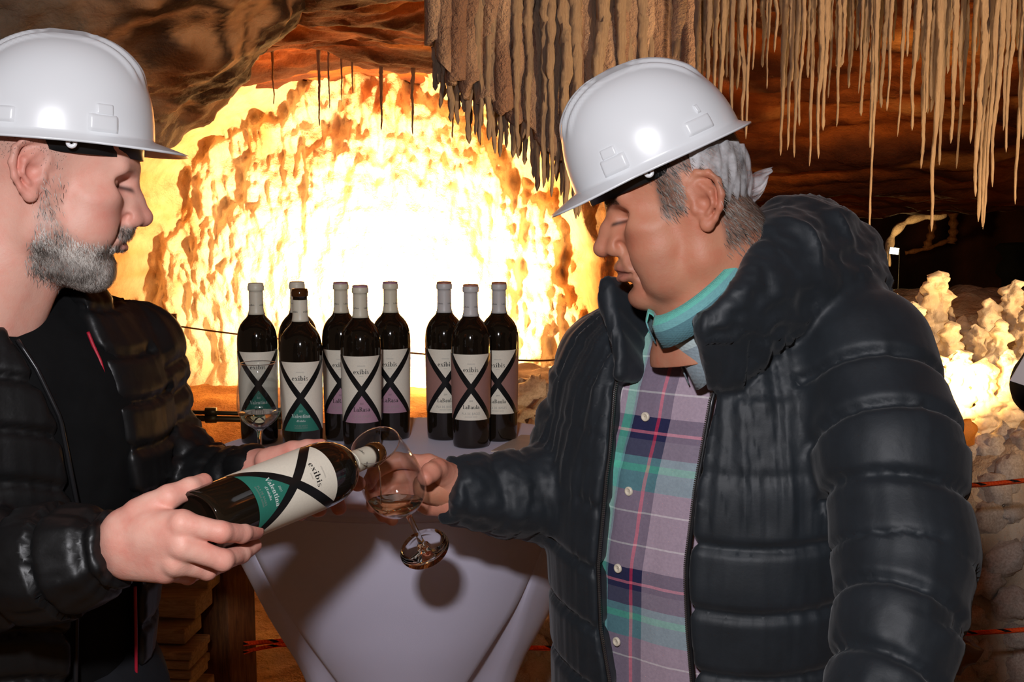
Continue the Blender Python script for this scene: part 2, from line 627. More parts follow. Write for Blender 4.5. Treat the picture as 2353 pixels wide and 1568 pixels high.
# single stalactites right of it
for x, y, r in [(1588, 120, 16), (1600, 205, 19), (1622, 225, 20), (1640, 240, 17), (1657, 330, 16), (1676, 365, 15), (1700, 290, 18), (1715, 320, 13), (1733, 160, 13), (1765, 205, 10), (1782, 120, 14),
                (1798, 358, 16), (1812, 345, 15), (1824, 362, 15), (1842, 290, 13), (1858, 382, 14), (1876, 365, 16), (1890, 300, 17), (1904, 225, 12), (1921, 292, 15), (1936, 150, 14), (1958, 155, 9), (1975, 215, 11),
                (1997, 556, 11), (2003, 340, 16), (2012, 230, 13), (2043, 255, 12), (2071, 315, 11), (2086, 130, 16), (2098, 300, 17), (2112, 388, 18), (2124, 260, 16), (2139, 532, 18), (2152, 380, 17), (2166, 290, 14),
                (2180, 330, 17), (2199, 388, 14), (2214, 240, 17), (2228, 330, 15), (2240, 452, 19), (2252, 510, 20), (2262, 522, 17), (2271, 527, 13), (2285, 430, 17), (2300, 300, 15), (2312, 350, 14), (2331, 470, 15), (2347, 320, 14),
                (2362, 420, 15), (2380, 300, 16)]:
    hang(x, y, 3.95 + RND.uniform(-.15, .15), r * 0.00105)
for k in range(95):
    x = RND.uniform(1575, 2420)
    hang(x, RND.triangular(30, 300, 90), 4.15 + RND.uniform(-.1, .3), RND.uniform(.011, .022))
# few thin ones at the mouth of the alcove
for x, y, r in [(735, 290, 9), (757, 250, 6), (786, 235, 6), (878, 300, 11), (950, 310, 10), (628, 240, 7), (1040, 318, 10), (1103, 335, 11), (810, 215, 6)]:
    hang(x, y, 6.9, r * 0.0016)


# ---- stalagmites, parts of the salt bank
def stalagmite(px, ytop, ybase, d, wpx, seed):
    top = PD(px, ytop, d); base = PD(px, ybase, d)
    h = (top - base).length + 0.25
    r0 = wpx / FPX * d * 0.5
    rings, n = 90, 44
    t = np.linspace(0, 1, rings)
    w = np.linspace(0, 2 * np.pi, n, endpoint=False)
    T, Wd = np.meshgrid(t, w, indexing='ij')
    r = r0 * (1.12 - 0.66 * T ** 1.2) * np.sqrt(np.clip(1 - ((T - 0.90) / 0.10).clip(0, 1) ** 2, 0.0004, 1))
    p = np.stack([np.cos(Wd) * r, np.sin(Wd) * r, T * h], -1).reshape(-1, 3)
    v, _ = voro(p * 26 + seed * 7.7)
    v2, _ = voro(p * 60 + seed * 3.1)
    k = (0.058 * (0.62 - v) + 0.024 * (0.6 - v2)) * (r0 / 0.06) ** 0.5
    nrm = np.stack([np.cos(Wd), np.sin(Wd), 0 * Wd], -1).reshape(-1, 3)
    p = p + nrm * k[:, None] * np.minimum(1, r.ravel() / 0.02)[:, None] + np.array([base.x, base.y, top.z - h])
    idx = np.arange(rings * n).reshape(rings, n)
    nx = np.roll(idx, -1, 1)
    F = np.stack([idx[:-1], nx[:-1], nx[1:], idx[1:]], -1).reshape(-1, 4)
    return mesh('stalagmite', p, F, M_STALG, wall_right)


for i, a in enumerate([(2052, 672, 930, 3.95, 62), (2088, 690, 930, 3.8, 72), (2118, 655, 930, 4.05, 54), (2143, 620, 930, 3.95, 82), (2176, 735, 930, 3.75, 66), (2205, 722, 930, 4.1, 50), (2232, 742, 940, 3.85, 62),
                       (2262, 682, 940, 3.95, 66), (2288, 730, 945, 3.7, 58), (2318, 640, 930, 4.0, 74), (2350, 690, 930, 3.85, 60), (2385, 660, 930, 3.95, 76), (2010, 700, 930, 4.0, 70), (2200, 800, 950, 3.55, 84),
                       (2258, 820, 950, 3.5, 62), (2130, 800, 950, 3.55, 90), (2310, 800, 945, 3.5, 66), (2060, 780, 940, 3.6, 80), (2170, 700, 930, 4.2, 44), (2190, 735, 930, 4.25, 40)]):
    stalagmite(*a, i)


# ---- salt lumps lying on the bank
def lump_mesh(i):
    bm = bmesh.new()
    bmesh.ops.create_icosphere(bm, subdivisions=3, radius=1)
    P = np.array([v.co[:] for v in bm.verts])
    v, _ = voro(P * 1.9 + i * 5.3)
    v2, _ = voro(P * 4.2 + i * 2.3)
    r = 1 + 0.55 * (0.55 - v) + 0.24 * (0.55 - v2) + 0.32 * fbm(P * 1.6 + i * 3, 3)
    P = P * r[:, None] * np.array([1.0, 0.9, 0.8])
    for vv, p in zip(bm.verts, P): vv.co = p
    me = bpy.data.meshes.new('salt_lump')
    bm.to_mesh(me); bm.free()
    me.materials.append(M_LUMP)
    me.polygons.foreach_set('use_smooth', [True] * len(me.polygons))
    return me


LM = [lump_mesh(i) for i in range(8)]


def lump(loc, s):
    o = bpy.data.objects.new('salt_lump', LM[RND.randrange(8)])
    COL.objects.link(o)
    o.parent = wall_right
    o.location = loc
    o.scale = (s * RND.uniform(.8, 1.25), s * RND.uniform(.8, 1.2), s * RND.uniform(.75, 1.1))
    o.rotation_euler = (RND.uniform(0, 6), RND.uniform(0, 6), RND.uniform(0, 6))


pts = []
for k in range(4000):
    if len(pts) >= 290: break
    zone = RND.random()
    if zone < .60: X, Y, s = RND.uniform(0.98, 1.75), RND.uniform(2.60, 3.15), RND.uniform(.028, .062)
    elif zone < .85: X, Y, s = RND.uniform(-0.12, 0.30), RND.uniform(2.66, 3.1), RND.uniform(.026, .055)
    else: X, Y, s = RND.uniform(0.05, 0.7), RND.uniform(3.6, 5.6), RND.uniform(.05, .12)
    z = float(bank_h(np.array([X]), np.array([Y]))[0]) - 0.1 * s
    if any((X - a) ** 2 + (Y - b) ** 2 + (z - c) ** 2 < (0.62 * (s + t)) ** 2 for a, b, c, t in pts): continue
    pts.append((X, Y, z, s))
    lump((X, Y, z), s)
# ================================================================== TABLE, BOTTLES, GLASSES
TC = Vector((0, 0, 0))
_t = PD(940, 1057, 2.165)
TABZ = 1.10
TX, TY, TR = (940 - CX) / FPX * 2.165, 2.13, 0.40


def cloth_mat():
    t = NT('stretch_cloth')
    v = t.coords((1, 1, 1))
    w = t.n('ShaderNodeTexNoise'); w.inputs['Scale'].default_value = 900; w.inputs['Detail'].default_value = 2
    t.l(v, w.inputs['Vector'])
    n = t.noise(3, 3)
    t.set(color=t.ramp(n, [(0.3, srgb(214, 209, 232)), (0.7, srgb(224, 219, 240))]), rough=0.75, spec=0.2, sheen=0.15,
          normal=t.bump(w.outputs['Fac'], 0.25, 0.0006))
    return t.m


M_CLOTH = cloth_mat()
table = empty('cocktail_table', (TX, TY, 0))
tag(table, 'round cocktail table in a white stretch cover, crowded with dark wine bottles', 'table')


def table_cover():
    zs = [0.0, 0.03, 0.10, 0.2, 0.32, 0.45, 0.55, 0.62, 0.70, 0.80, 0.88, 0.96, 1.02, 1.06, 1.085, 1.094]
    A = [.022, .022, .026, .032, .042, .054, .068, .088, .145, .225, .292, .335, .362, .382, .394, .399]
    E = [.37, .36, .325, .28, .232, .198, .188, .193, .220, .272, .305, .340, .365, .384, .395, .400]
    zz = np.linspace(0, 1.094, 90)
    aa = np.interp(zz, zs, A); ee = np.interp(zz, zs, E)
    k = np.ones(5) / 5
    sm = lambda q: np.convolve(np.pad(q, 2, mode='edge'), k, 'valid')
    aa, ee = sm(aa), sm(ee)
    m = 24   # per quarter arc
    rows = []
    for z, a, e in zip(zz, aa, ee):
        d = max(0, e - a)
        ring = []
        for q in range(4):
            ca = -math.pi / 2 + q * math.pi / 2
            cx, cy = d * math.cos(ca), d * math.sin(ca)
            arc = []
            for i in range(m):
                w = ca - math.pi / 4 + (math.pi / 2) * i / (m - 1)
                arc.append((cx + a * math.cos(w), cy + a * math.sin(w), z))
            ring += arc
            # slightly hollow flat towards the next arc
            w2 = ca + math.pi / 4
            p0 = np.array(arc[-1][:2])
            nc = (d * math.cos(ca + math.pi / 2), d * math.sin(ca + math.pi / 2))
            p1 = np.array((nc[0] + a * math.cos(w2), nc[1] + a * math.sin(w2)))
            ln = np.linalg.norm(p1 - p0)
            for i in range(1, 9):
                f = i / 9
                pp = p0 * (1 - f) + p1 * f
                pp = pp * (1 - 0.10 * min(1, ln / 0.1) * math.sin(math.pi * f))
                ring.append((pp[0], pp[1], z))
        rows.append(ring)
    n = len(rows[0])
    V = [p for r in rows for p in r]
    F = []
    for i in range(len(rows) - 1):
        for j in range(n):
            F.append((i * n + j, i * n + (j + 1) % n, (i + 1) * n + (j + 1) % n, (i + 1) * n + j))
    return V, F


V, F = table_cover()
mesh('cover', V, F, M_CLOTH, table)
mb = MB()
mb.lathe([(0.0005, TABZ), (0.30, TABZ), (0.388, TABZ), (0.396, TABZ - 0.001), (0.400, TABZ - 0.005), (0.400, TABZ - 0.012)], 96)
mb.build('table_top', M_CLOTH, table)
# seam ring under the rim
mb = MB(); mb.tube([(0.4015 * math.cos(w), 0.4015 * math.sin(w), 1.078) for w in np.linspace(0, 2 * math.pi, 96, endpoint=False)], 0.0014, 6, closed=True)
mb.build('hem_seam', M_CLOTH, table)
for q in range(4):
    w = -math.pi / 2 + q * math.pi / 2
    mb = MB(); mb.lathe([(0.001, -0.0), (0.03, 0.0), (0.03, 0.02), (0.02, 0.025), (0.001, 0.025)], 16, Matrix.Translation((0.37 * math.cos(w), 0.37 * math.sin(w), 0)))
    mb.build('foot', plain('black_rubber', (.02, .02, .02, 1), .7), table)

# ------------------------------------------------------------------ lettering: fat-stem roman built from strokes
def ell_ring(cx, cy, rx, ry, tx, ty, a0=0, a1=360, n=18):
    """ring with stem thickness tx at the sides and hairline ty at top and bottom"""
    out = []
    for i in range(n):
        w0, w1 = R2(a0 + (a1 - a0) * i / n), R2(a0 + (a1 - a0) * (i + 1) / n)
        out.append([(cx + rx * math.cos(w0), cy + ry * math.sin(w0)), (cx + rx * math.cos(w1), cy + ry * math.sin(w1)),
                    (cx + (rx - tx) * math.cos(w1), cy + (ry - ty) * math.sin(w1)), (cx + (rx - tx) * math.cos(w0), cy + (ry - ty) * math.sin(w0))])
    return out


def rect(x0, y0, x1, y1): return [[(x0, y0), (x1, y0), (x1, y1), (x0, y1)]]


def slant(x0, y0, x1, y1, t): return [[(x0 - t / 2, y0), (x0 + t / 2, y0), (x1 + t / 2, y1), (x1 - t / 2, y1)]]


S, H = 0.16, 0.05      # stem, hairline; x-height 0.62, cap height 1


def serif(x, y, w=0.15): return rect(x - w, y - (0 if y < .3 else H), x + w, y + (H if y < .3 else 0))


def stem(x, h, top='l'):
    o = rect(x - S / 2, 0, x + S / 2, h) + serif(x, 0, .17)
    o += rect(x - .17, h - H, x, h) if top == 'l' else serif(x, h, .17)
    return o


def glyph(c):
    """-> (quads, advance)"""
    X = 0.62
    if c == 'e': return ell_ring(.27, .31, .27, .32, S, H, 0, 318) + rect(.06, .30, .52, .30 + H), .58
    if c == 'x': return slant(.46, 0, .12, X, S) + slant(.1, 0, .48, X, H) + serif(.1, 0, .1) + serif(.46, 0, .12) + serif(.12, X, .12) + serif(.48, X, .1), .60
    if c == 'i': return stem(.17, X) + [[(.17 + .1 * math.cos(w), .86 + .1 * math.sin(w)) for w in np.linspace(0, 6.28, 9)[:-1]]], .36
    if c == 'b': return rect(.06, 0, .06 + S, 1.0) + rect(-.04, 1 - H, .06, 1) + ell_ring(.34, .31, .27, .32, S, H, -150, 150), .66
    if c == 's': return ell_ring(.22, .455, .19, .175, .1, .07, 30, 270, 12) + ell_ring(.22, .165, .20, .185, .1, .07, -160, 90, 12), .48
    if c == 'L': return rect(.1, 0, .1 + S, 1) + serif(.18, 1, .18) + serif(.18, 0, .18) + rect(.2, 0, .62, H) + [[(.58, 0), (.64, 0), (.64, .28), (.61, .28)]], .70
    if c == 'a': return rect(.36, 0, .36 + S, .42) + ell_ring(.28, .43, .24, .20, S, H, 0, 165, 12) + ell_ring(.25, .19, .23, .20, S, H, 40, 330, 14) + rect(.44, 0, .62, H), .62
    if c == 'R': return rect(.1, 0, .1 + S, 1) + serif(.18, 1, .18) + serif(.18, 0, .18) + ell_ring(.36, .745, .30, .255, S, H, -90, 90, 12) + rect(.2, 1 - H, .38, 1) + rect(.2, .49, .38, .49 + H) + slant(.66, 0, .42, .5, S) + serif(.72, 0, .1), .80
    if c == 'B': return rect(.1, 0, .1 + S, 1) + serif(.14, 1, .14) + serif(.14, 0, .14) + ell_ring(.36, .76, .26, .24, S, H, -90, 90, 12) + ell_ring(.38, .26, .30, .26, S, H, -90, 90, 12) + rect(.2, 1 - H, .38, 1) + rect(.2, 0, .4, H) + rect(.2, .49, .38, .49 + H), .76
    if c == 'u': return rect(.08, .16, .08 + S, X) + rect(-.03, X - H, .1, X) + ell_ring(.29, .19, .21, .20, S, H, 180, 330, 10) + rect(.44, 0, .44 + S, X) + rect(.34, X - H, .46, X) + rect(.5, 0, .70, H), .70
    if c == 'l': return stem(.17, 1.0), .36
    if c == 'V': return slant(.40, 0, .12, 1, S + .02) + slant(.40, 0, .70, 1, H) + serif(.14, 1, .16) + serif(.70, 1, .13), .74
    if c == 'n': return stem(.16, X) + ell_ring(.37, .42, .20, .20, S, H, 0, 160, 10) + rect(.41, 0, .41 + S, .43) + serif(.49, 0, .16), .68
    if c == 't': return rect(.12, .1, .12 + S, .84) + rect(0, X - H, .40, X) + ell_ring(.29, .16, .17, .17, S * .8, H, 180, 320, 8), .42
    if c == 'd': return rect(.40, 0, .40 + S, 1.0) + rect(.30, 1 - H, .42, 1) + ell_ring(.28, .31, .27, .32, S, H, 30, 330), .66
    if c == "'": return rect(.06, .75, .14, 1), .2
    if c == 'E': return rect(.1, 0, .1 + S, 1) + rect(0, 0, .56, H) + rect(0, 1 - H, .56, 1) + rect(.2, .48, .46, .48 + H), .62
    if c == ' ': return [], .36
    return [], .4


def sans(c):
    """light capitals and figures"""
    T = .10
    if c == 'P': return rect(.06, 0, .06 + T, 1) + ell_ring(.30, .73, .28, .27, T, T, -90, 90, 10) + rect(.1, .9, .32, 1) + rect(.1, .46, .32, .56), .66
    if c == 'L': return rect(.06, 0, .06 + T, 1) + rect(.06, 0, .52, T), .58
    if c == 'A': return slant(.05, 0, .36, 1, T) + slant(.67, 0, .36, 1, T) + rect(.18, .28, .54, .36), .74
    if c == 'D': return rect(.06, 0, .06 + T, 1) + ell_ring(.28, .5, .42, .5, T, T, -90, 90, 12) + rect(.1, 0, .3, T) + rect(.1, 1 - T, .3, 1), .78
    if c == 'E': return rect(.06, 0, .06 + T, 1) + rect(.1, 0, .52, T) + rect(.1, .46, .46, .54) + rect(.1, 1 - T, .52, 1), .60
    if c == 'B': return rect(.06, 0, .06 + T, 1) + ell_ring(.32, .75, .24, .25, T, T, -90, 90, 10) + ell_ring(.32, .26, .28, .26, T, T, -90, 90, 10) + rect(.1, 0, .34, T) + rect(.1, .46, .34, .54) + rect(.1, 1 - T, .34, 1), .68
    if c == 'G': return ell_ring(.42, .5, .40, .5, T, T, 40, 330, 16) + rect(.48, .40, .80, .48) + rect(.72, .08, .80, .48), .88
    if c == 'S': return ell_ring(.30, .74, .25, .26, T, T, 30, 270, 10) + ell_ring(.30, .26, .27, .26, T, T, -150, 90, 10), .62
    if c == '2': return ell_ring(.28, .74, .25, .26, T, T, -10, 170, 8) + slant(.06, .05, .48, .68, T) + rect(.04, 0, .54, T), .60
    if c == '0': return ell_ring(.30, .5, .27, .5, T, T, 0, 360, 16), .62
    if c == '1': return rect(.22, 0, .22 + T, 1) + slant(.12, .8, .24, 1, T), .46
    if c == '9': return ell_ring(.30, .68, .27, .32, T, T, 0, 360, 12) + slant(.30, 0, .54, .66, T), .62
    if c in 'CMOTURN': return ell_ring(.35, .5, .32, .5, T, T, 0, 360, 12), .74
    return [], .36


def text_quads(s, face=glyph, track=0.02):
    out = []; x = 0
    for c in s:
        q, a = face(c)
        for poly in q: out.append([(px + x, py) for px, py in poly])
        x += a + track
    return out, x


# ------------------------------------------------------------------ bottle
BH = 0.320
BPROF = [(0.0005, 0.014), (0.020, 0.012), (0.030, 0.002), (0.0335, 0.0), (0.0358, 0.002), (0.0366, 0.008), (0.0370, 0.03), (0.0378, 0.08), (0.0388, 0.14), (0.0396, 0.185), (0.0399, 0.200), (0.0394, 0.212),
         (0.0380, 0.222), (0.0352, 0.232), (0.0312, 0.240), (0.0262, 0.2465), (0.0212, 0.2515), (0.0174, 0.2565), (0.0150, 0.263), (0.0139, 0.270), (0.0136, 0.280), (0.0134, 0.300), (0.0133, 0.3060),
         (0.0150, 0.3066), (0.0154, 0.3085), (0.0154, 0.3150), (0.0145, 0.3170), (0.0143, 0.3195), (0.0128, 0.3205), (0.0100, 0.320), (0.0095, 0.31), (0.0095, 0.28)]


def brad(z):
    pr = [p for p in BPROF[3:27]]
    return float(np.interp(z, [p[1] for p in pr], [p[0] for p in pr]))


def glass_dark():
    t = NT('dark_bottle_glass')
    n = t.noise(12, 2)
    t.set(color=t.ramp(n, [(0.2, (0.008, 0.006, 0.004, 1)), (0.8, (0.014, 0.009, 0.005, 1))]), rough=0.07, spec=0.55, coat=0.3, coatr=0.03)
    return t.m


def glass_amber():
    t = NT('amber_bottle_mouth')
    n = t.noise(40, 2)
    t.set(color=t.ramp(n, [(0.2, (0.05, 0.016, 0.004, 1)), (0.8, (0.09, 0.03, 0.006, 1))]), rough=0.08, spec=0.6, coat=0.3)
    return t.m


M_GLASSD = glass_dark(); M_AMBER = glass_amber()
M_INK = plain('black_ink', (.012, .012, .012, 1), .55)
M_PALE = plain('pale_ink', srgb(214, 222, 216), .6, var=.03)
M_GREY = plain('grey_ink', srgb(150, 146, 140), .6, var=.03)
LZ0, LZ1 = 0.057, 0.187
LCROSS = 0.515            # from top
LANG = R2(104)


def label_mat(name, top, side, bottom):
    """straight black X on the flat label: x = arc length, y = height fraction from the top"""
    t = NT(name)
    a = t.n('ShaderNodeAttribute', attribute_name='uvw')
    sp = t.n('ShaderNodeSeparateXYZ'); t.l(a.outputs['Vector'], sp.inputs[0])
    x, v = sp.outputs[0], sp.outputs[1]       # x in metres of arc, v 0 top .. 1 bottom
    ax = t.math('ABSOLUTE', x)
    dv = t.math('SUBTRACT', v, LCROSS)
    line = t.math('MULTIPLY', t.math('ABSOLUTE', dv), 0.0960)   # half opening of the X at that height
    dist = t.math('ABSOLUTE', t.math('SUBTRACT', ax, line))
    band = t.math('LESS_THAN', dist, 0.0069)
    inside = t.math('LESS_THAN', ax, line)
    up = t.math('LESS_THAN', dv, 0.0)
    n = t.noise(400, 3)
    grain = t.math('MULTIPLY', t.math('SUBTRACT', n, 0.5), 0.10)
    c = t.mix(up, bottom, top)
    c = t.mix(inside, side, c)
    c = t.mix(1.0, c, t.ramp(n, [(0.3, (.93, .93, .93)), (0.7, (1, 1, 1))]), 'MULTIPLY')
    c = t.mix(band, c, (0.009, 0.009, 0.009, 1))
    t.set(color=c, rough=t.math('SUBTRACT', 0.6, t.math('MULTIPLY', band, 0.3)), spec=0.35, normal=t.bump(n, 0.12, 0.0004))
    return t.m


CREAM = srgb(242, 234, 214)
LAB = {
    'Valentina': dict(mat=label_mat('label_green', CREAM, CREAM, srgb(44, 120, 102)), ink=M_PALE, cap=plain('cream_capsule', srgb(226, 218, 196), .42, var=.03), top=srgb(226, 218, 196)),
    'LaRasa': dict(mat=label_mat('label_mauve', CREAM, CREAM, srgb(180, 140, 156)), ink=M_INK, cap=plain('cream_mauve_capsule', srgb(222, 214, 188), .42, var=.03), top=srgb(180, 136, 148)),
    'LaBaula': dict(mat=label_mat('label_brown', CREAM, srgb(160, 118, 108), CREAM), ink=M_INK, cap=plain('grey_capsule', srgb(206, 202, 198), .42, var=.03), top=srgb(176, 116, 96)),
}
M_CAPTOP = {k: plain('capsule_top_' + k.lower(), v['top'], .45, var=.03) for k, v in LAB.items()}


def wrap(quads, width_m, zc, cx=0.0, adv=1.0, off=0.0006, scale=None):
    """map flat text quads onto the bottle body: total advance adv -> width_m; baseline at height zc"""
    s = scale or width_m / adv
    V = []; F = []
    for q in quads:
        b = len(V)
        for (x, y) in q:
            arc = (x - adv / 2) * s + cx
            z = zc + y * s
            r = brad(z) + off
            w = arc / 0.0395
            V.append((r * math.sin(w), -r * math.cos(w), z))
        F.append(tuple(range(b, b + len(q))))
    return V, F


def bottle(kind, opened=False, name='wine_bottle'):
    L = LAB[kind]
    root = empty(name)
    mb = MB()
    mb.lathe(BPROF, 48)
    mb.build('glass_body', M_GLASSD, root)
    # liquid-dark mouth ring shows brown when opened
    if opened:
        mb = MB(); mb.lathe([(r + .0003, z) for r, z in BPROF[22:32]], 40); mb.build('glass_mouth', M_AMBER, root)
        prof = [(0.0148, 0.263 - .006), (0.0144, 0.264), (0.0141, 0.270), (0.0138, 0.281), (0.0136, 0.300), (0.0134, 0.3002)]
        prof = [(brad(z) + .0005, z) for z in np.linspace(.2600, .3000, 12)]
        prof = [(prof[0][0] - .0006, .2600)] + prof + [(prof[-1][0] - .0006, .3000)]
    else:
        prof = [(brad(z) + .0005, z) for z in np.linspace(.2590, .3060, 12)] + [(.0156, .3064), (.0160, .3080), (.0160, .3150), (.0150, .3174)]
        prof = [(prof[0][0] - .0006, .2590)] + prof
    mb = MB(); mb.lathe(prof, 40)
    cap = mb.build('capsule', L['cap'], root)
    if not opened:
        mb = MB(); mb.lathe([(.0150, .3174), (.0150, .3200), (.0138, .3212), (.0001, .3212)], 40)
        mb.build('capsule_top', M_CAPTOP[kind], cap)
    # capsule lettering, all round
    q, adv = text_quads('exibis' if kind == 'Valentina' else kind)
    s = .0125 / adv
    V = []; F = []
    for k in range(4):
        for poly in q:
            b = len(V)
            for (x, y) in poly:
                z = .2765 + y * s
                r = brad(z) + .0009
                w = (x - adv / 2) * s / .0142 + R2(-38 + 90 * k)
                V.append((r * math.sin(w), -r * math.cos(w), z))
            F.append(tuple(range(b, b + len(poly))))
    mesh('capsule_lettering', V, F, M_INK, cap, smooth=False)
    # paper label
    U = np.linspace(-LANG, LANG, 61); Z = np.linspace(LZ0, LZ1, 27)
    V = []; A = []; F = []
    for u in U:
        for z in Z:
            r = brad(z) + .0003
            V.append((r * math.sin(u), -r * math.cos(u), z)); A.append((u * .0395, (LZ1 - z) / (LZ1 - LZ0), 0))
    nz = len(Z)
    for i in range(len(U) - 1):
        for j in range(nz - 1):
            F.append((i * nz + j, (i + 1) * nz + j, (i + 1) * nz + j + 1, i * nz + j + 1))
    lab = mesh('paper_label', V, F, L['mat'], root, uvw=A)
    hL = LZ1 - LZ0
    def put(s, face, wid, v, mt, nm, scale=None, track=.02):
        q, adv = text_quads(s, face, track)
        V, F = wrap(q, wid, LZ1 - v * hL, 0, adv)
        mesh(nm, V, F, mt, lab, smooth=False)
    put('exibis', glyph, .0310, .262, M_INK, 'brand_lettering', track=.05)
    put('COMUNTOR', sans, .0150, .150, M_GREY, 'small_print', track=.1)
    put('COTOR', sans, .0080, .305, M_GREY, 'small_print', track=.1)
    ik = L['ink']
    put('2021' if kind != 'LaBaula' else '2019', sans, .0072, .715, ik, 'vintage_print')
    if kind == 'Valentina':
        put('Valentina', glyph, .0360, .800, ik, 'name_lettering', track=.0)
        put("d'Eulalia", glyph, .0170, .858, ik, 'name_lettering', track=.0)
        put('PLA DE BAGES', sans, .0250, .925, M_GREY, 'region_print', track=.1)
    else:
        put(kind, glyph, .0350 if kind == 'LaBaula' else .0340, .825, ik, 'name_lettering', track=.02)
        put('PLA DE BAGES', sans, .0390, .915, M_GREY, 'region_print', track=.1)
    put('COMUNTOR NOTOR', sans, .0260, .955, M_GREY, 'small_print', track=.1)
    return root


proto = {k: bottle(k) for k in ('LaRasa', 'LaBaula', 'Valentina')}
open_v = bottle('Valentina', True)


def stand(px, ybase, root, rz=0.0):
    """put a bottle on the table so that the front of its foot shows at ybase"""
    a = math.atan((ybase - CY) / FPX) + PITCH
    yf = (CAMZ - TABZ) / math.tan(a)
    y = yf + 0.036
    d = PXf((0, y, TABZ))[2]
    root.location = ((px - CX) / FPX * d, y, TABZ + 0.0005)
    root.rotation_euler = (0, 0, -math.atan2(root.location.x, root.location.y) + R2(rz))
    return root


_used = set()
def put_bottle(kind, px, yb, rz, label, group):
    if kind in _used: r = copy_tree(proto[kind])
    else: r = proto[kind]; _used.add(kind)
    tag(stand(px, yb, r, rz), label, 'bottle', group)
    return r


G = 'wine bottles standing on the round table'
put_bottle('Valentina', 597, 1024, 0, 'green-labelled wine bottle right behind the standing wine glass', G)
put_bottle('Valentina', 690, 1014, 4, 'wine bottle almost hidden behind the opened green-labelled bottle, only pale cap and shoulders showing', G)
tag(stand(697, 1062, open_v, -4), 'opened green-labelled wine bottle with bare brown mouth, next to the standing glass', 'bottle', G)
put_bottle('LaRasa', 789, 1016, -6, 'mauve-labelled wine bottle at left of its trio, half covered by the front one', G)
put_bottle('LaRasa', 833, 1040, 0, 'foremost of the three mauve-labelled wine bottles, behind the tilted neck', G)
put_bottle('LaRasa', 901, 1014, -4, 'mauve-labelled wine bottle at right of its trio, half covered by the front one', G)
put_bottle('LaBaula', 1023, 1014, 2, 'brown-labelled wine bottle at left of its trio, next to the wide gap', G)
put_bottle('LaBaula', 1083, 1033, 0, 'foremost of the three brown-labelled wine bottles', G)
put_bottle('LaBaula', 1147, 1017, -4, 'brown-labelled wine bottle at right of its trio, nearest the man in the plaid shirt', G)

# the bottle being poured
held = tag(bottle('Valentina', True), 'opened green-labelled wine bottle held tilted, pouring into the glass', 'bottle')
HB1 = PD(868, 1041, 1.462)
_ax = (HB1 - PD(628, 1136, 1.292)).normalized()
HB0 = HB1 - _ax * BH
# label faces the camera
_tc = (Vector((0, 0, CAMZ)) - (HB0 + HB1) / 2)
_f = (_tc - _ax * _tc.dot(_ax)).normalized()          # local -Y
_roll = Matrix.Rotation(R2(-4), 3, _ax)
_f = _roll @ _f
_yv = -_f
_xv = _yv.cross(_ax).normalized()
MH = Matrix((_xv, _yv, _ax)).transposed().to_4x4()
HB0 = HB1 - _ax * BH
MH.translation = HB0
held.matrix_world = MH
print('held', PXf(HB0), PXf(HB1))


# ------------------------------------------------------------------ wine glasses
def clear_glass():
    """thin clear wall: mostly lets light straight through, mirrors at grazing angles"""
    t = NT('clear_glass')
    tr = t.n('ShaderNodeBsdfTransparent'); gl = t.n('ShaderNodeBsdfGlossy'); mx = t.n('ShaderNodeMixShader'); fr = t.n('ShaderNodeLayerWeight')
    n = t.noise(4, 2)
    t.l(t.ramp(n, [(0, (.93, .94, .94, 1)), (1, (.96, .97, .97, 1))]), tr.inputs[0])
    gl.inputs['Roughness'].default_value = 0.02
    gl.inputs[0].default_value = (1, 1, 1, 1)
    fr.inputs['Blend'].default_value = 0.5
    fac = t.math('ADD', 0.035, t.math('MULTIPLY', t.math('POWER', fr.outputs['Facing'], 4.0), 0.55))
    t.l(fac, mx.inputs[0]); t.l(tr.outputs[0], mx.inputs[1]); t.l(gl.outputs[0], mx.inputs[2])
    t.l(mx.outputs[0], t.t.nodes['Material Output'].inputs['Surface'])
    return t.m


def wine_mat():
    t = NT('white_wine')
    n = t.noise(3, 2)
    t.set(color=t.ramp(n, [(0, (.98, .92, .66, 1)), (1, (.99, .94, .72, 1))]), rough=0.0, trans=1.0, ior=1.34)
    return t.m


M_CLEAR = clear_glass(); M_WINE = wine_mat()
GPROF = [(.0325, .0), (.0330, .0012), (.0325, .0022), (.022, .0032), (.010, .0055), (.0055, .0095), (.0042, .016), (.0037, .03), (.0037, .062), (.0042, .072), (.0062, .0795), (.0120, .0850), (.0210, .0905), (.0300, .0985),
         (.0358, .1085), (.0385, .120), (.0390, .132), (.0378, .150), (.0355, .168), (.0325, .186), (.0302, .1995)]
TH = .0011


def solid_glass():
    t = NT('solid_glass')
    n = t.noise(3, 2)
    t.set(color=t.ramp(n, [(0, (.96, .97, .97, 1)), (1, (1, 1, 1, 1))]), rough=0.0, trans=1.0, ior=1.45)
    return t.m


M_SOLIDG = solid_glass()


def wine_glass(level=0.0):
    root = empty('wine_glass')
    foot = [(.0003, .0)] + GPROF[:11] + [(.0064, .0812), (.0003, .0812)]
    mb = MB(); mb.lathe(foot, 48); mb.build('stem_and_foot', M_SOLIDG, root)
    out = GPROF[10:]
    inner = [(max(.0003, r - TH), z) for r, z in reversed(GPROF[12:])] + [(.0118, .0874), (.005, .0862), (.0004, .0858)]
    mb = MB(); mb.lathe([(.0052, .0790)] + out + [(.0297, .2000)] + inner, 64); mb.build('bowl', M_CLEAR, root)
    ring = [(.03000 + .0007 * math.cos(w), .1998 + .0007 * math.sin(w)) for w in np.linspace(0, 2 * math.pi, 9)]
    mb = MB(); mb.lathe(ring, 64); mb.build('rim', M_SOLIDG, root)
    return root


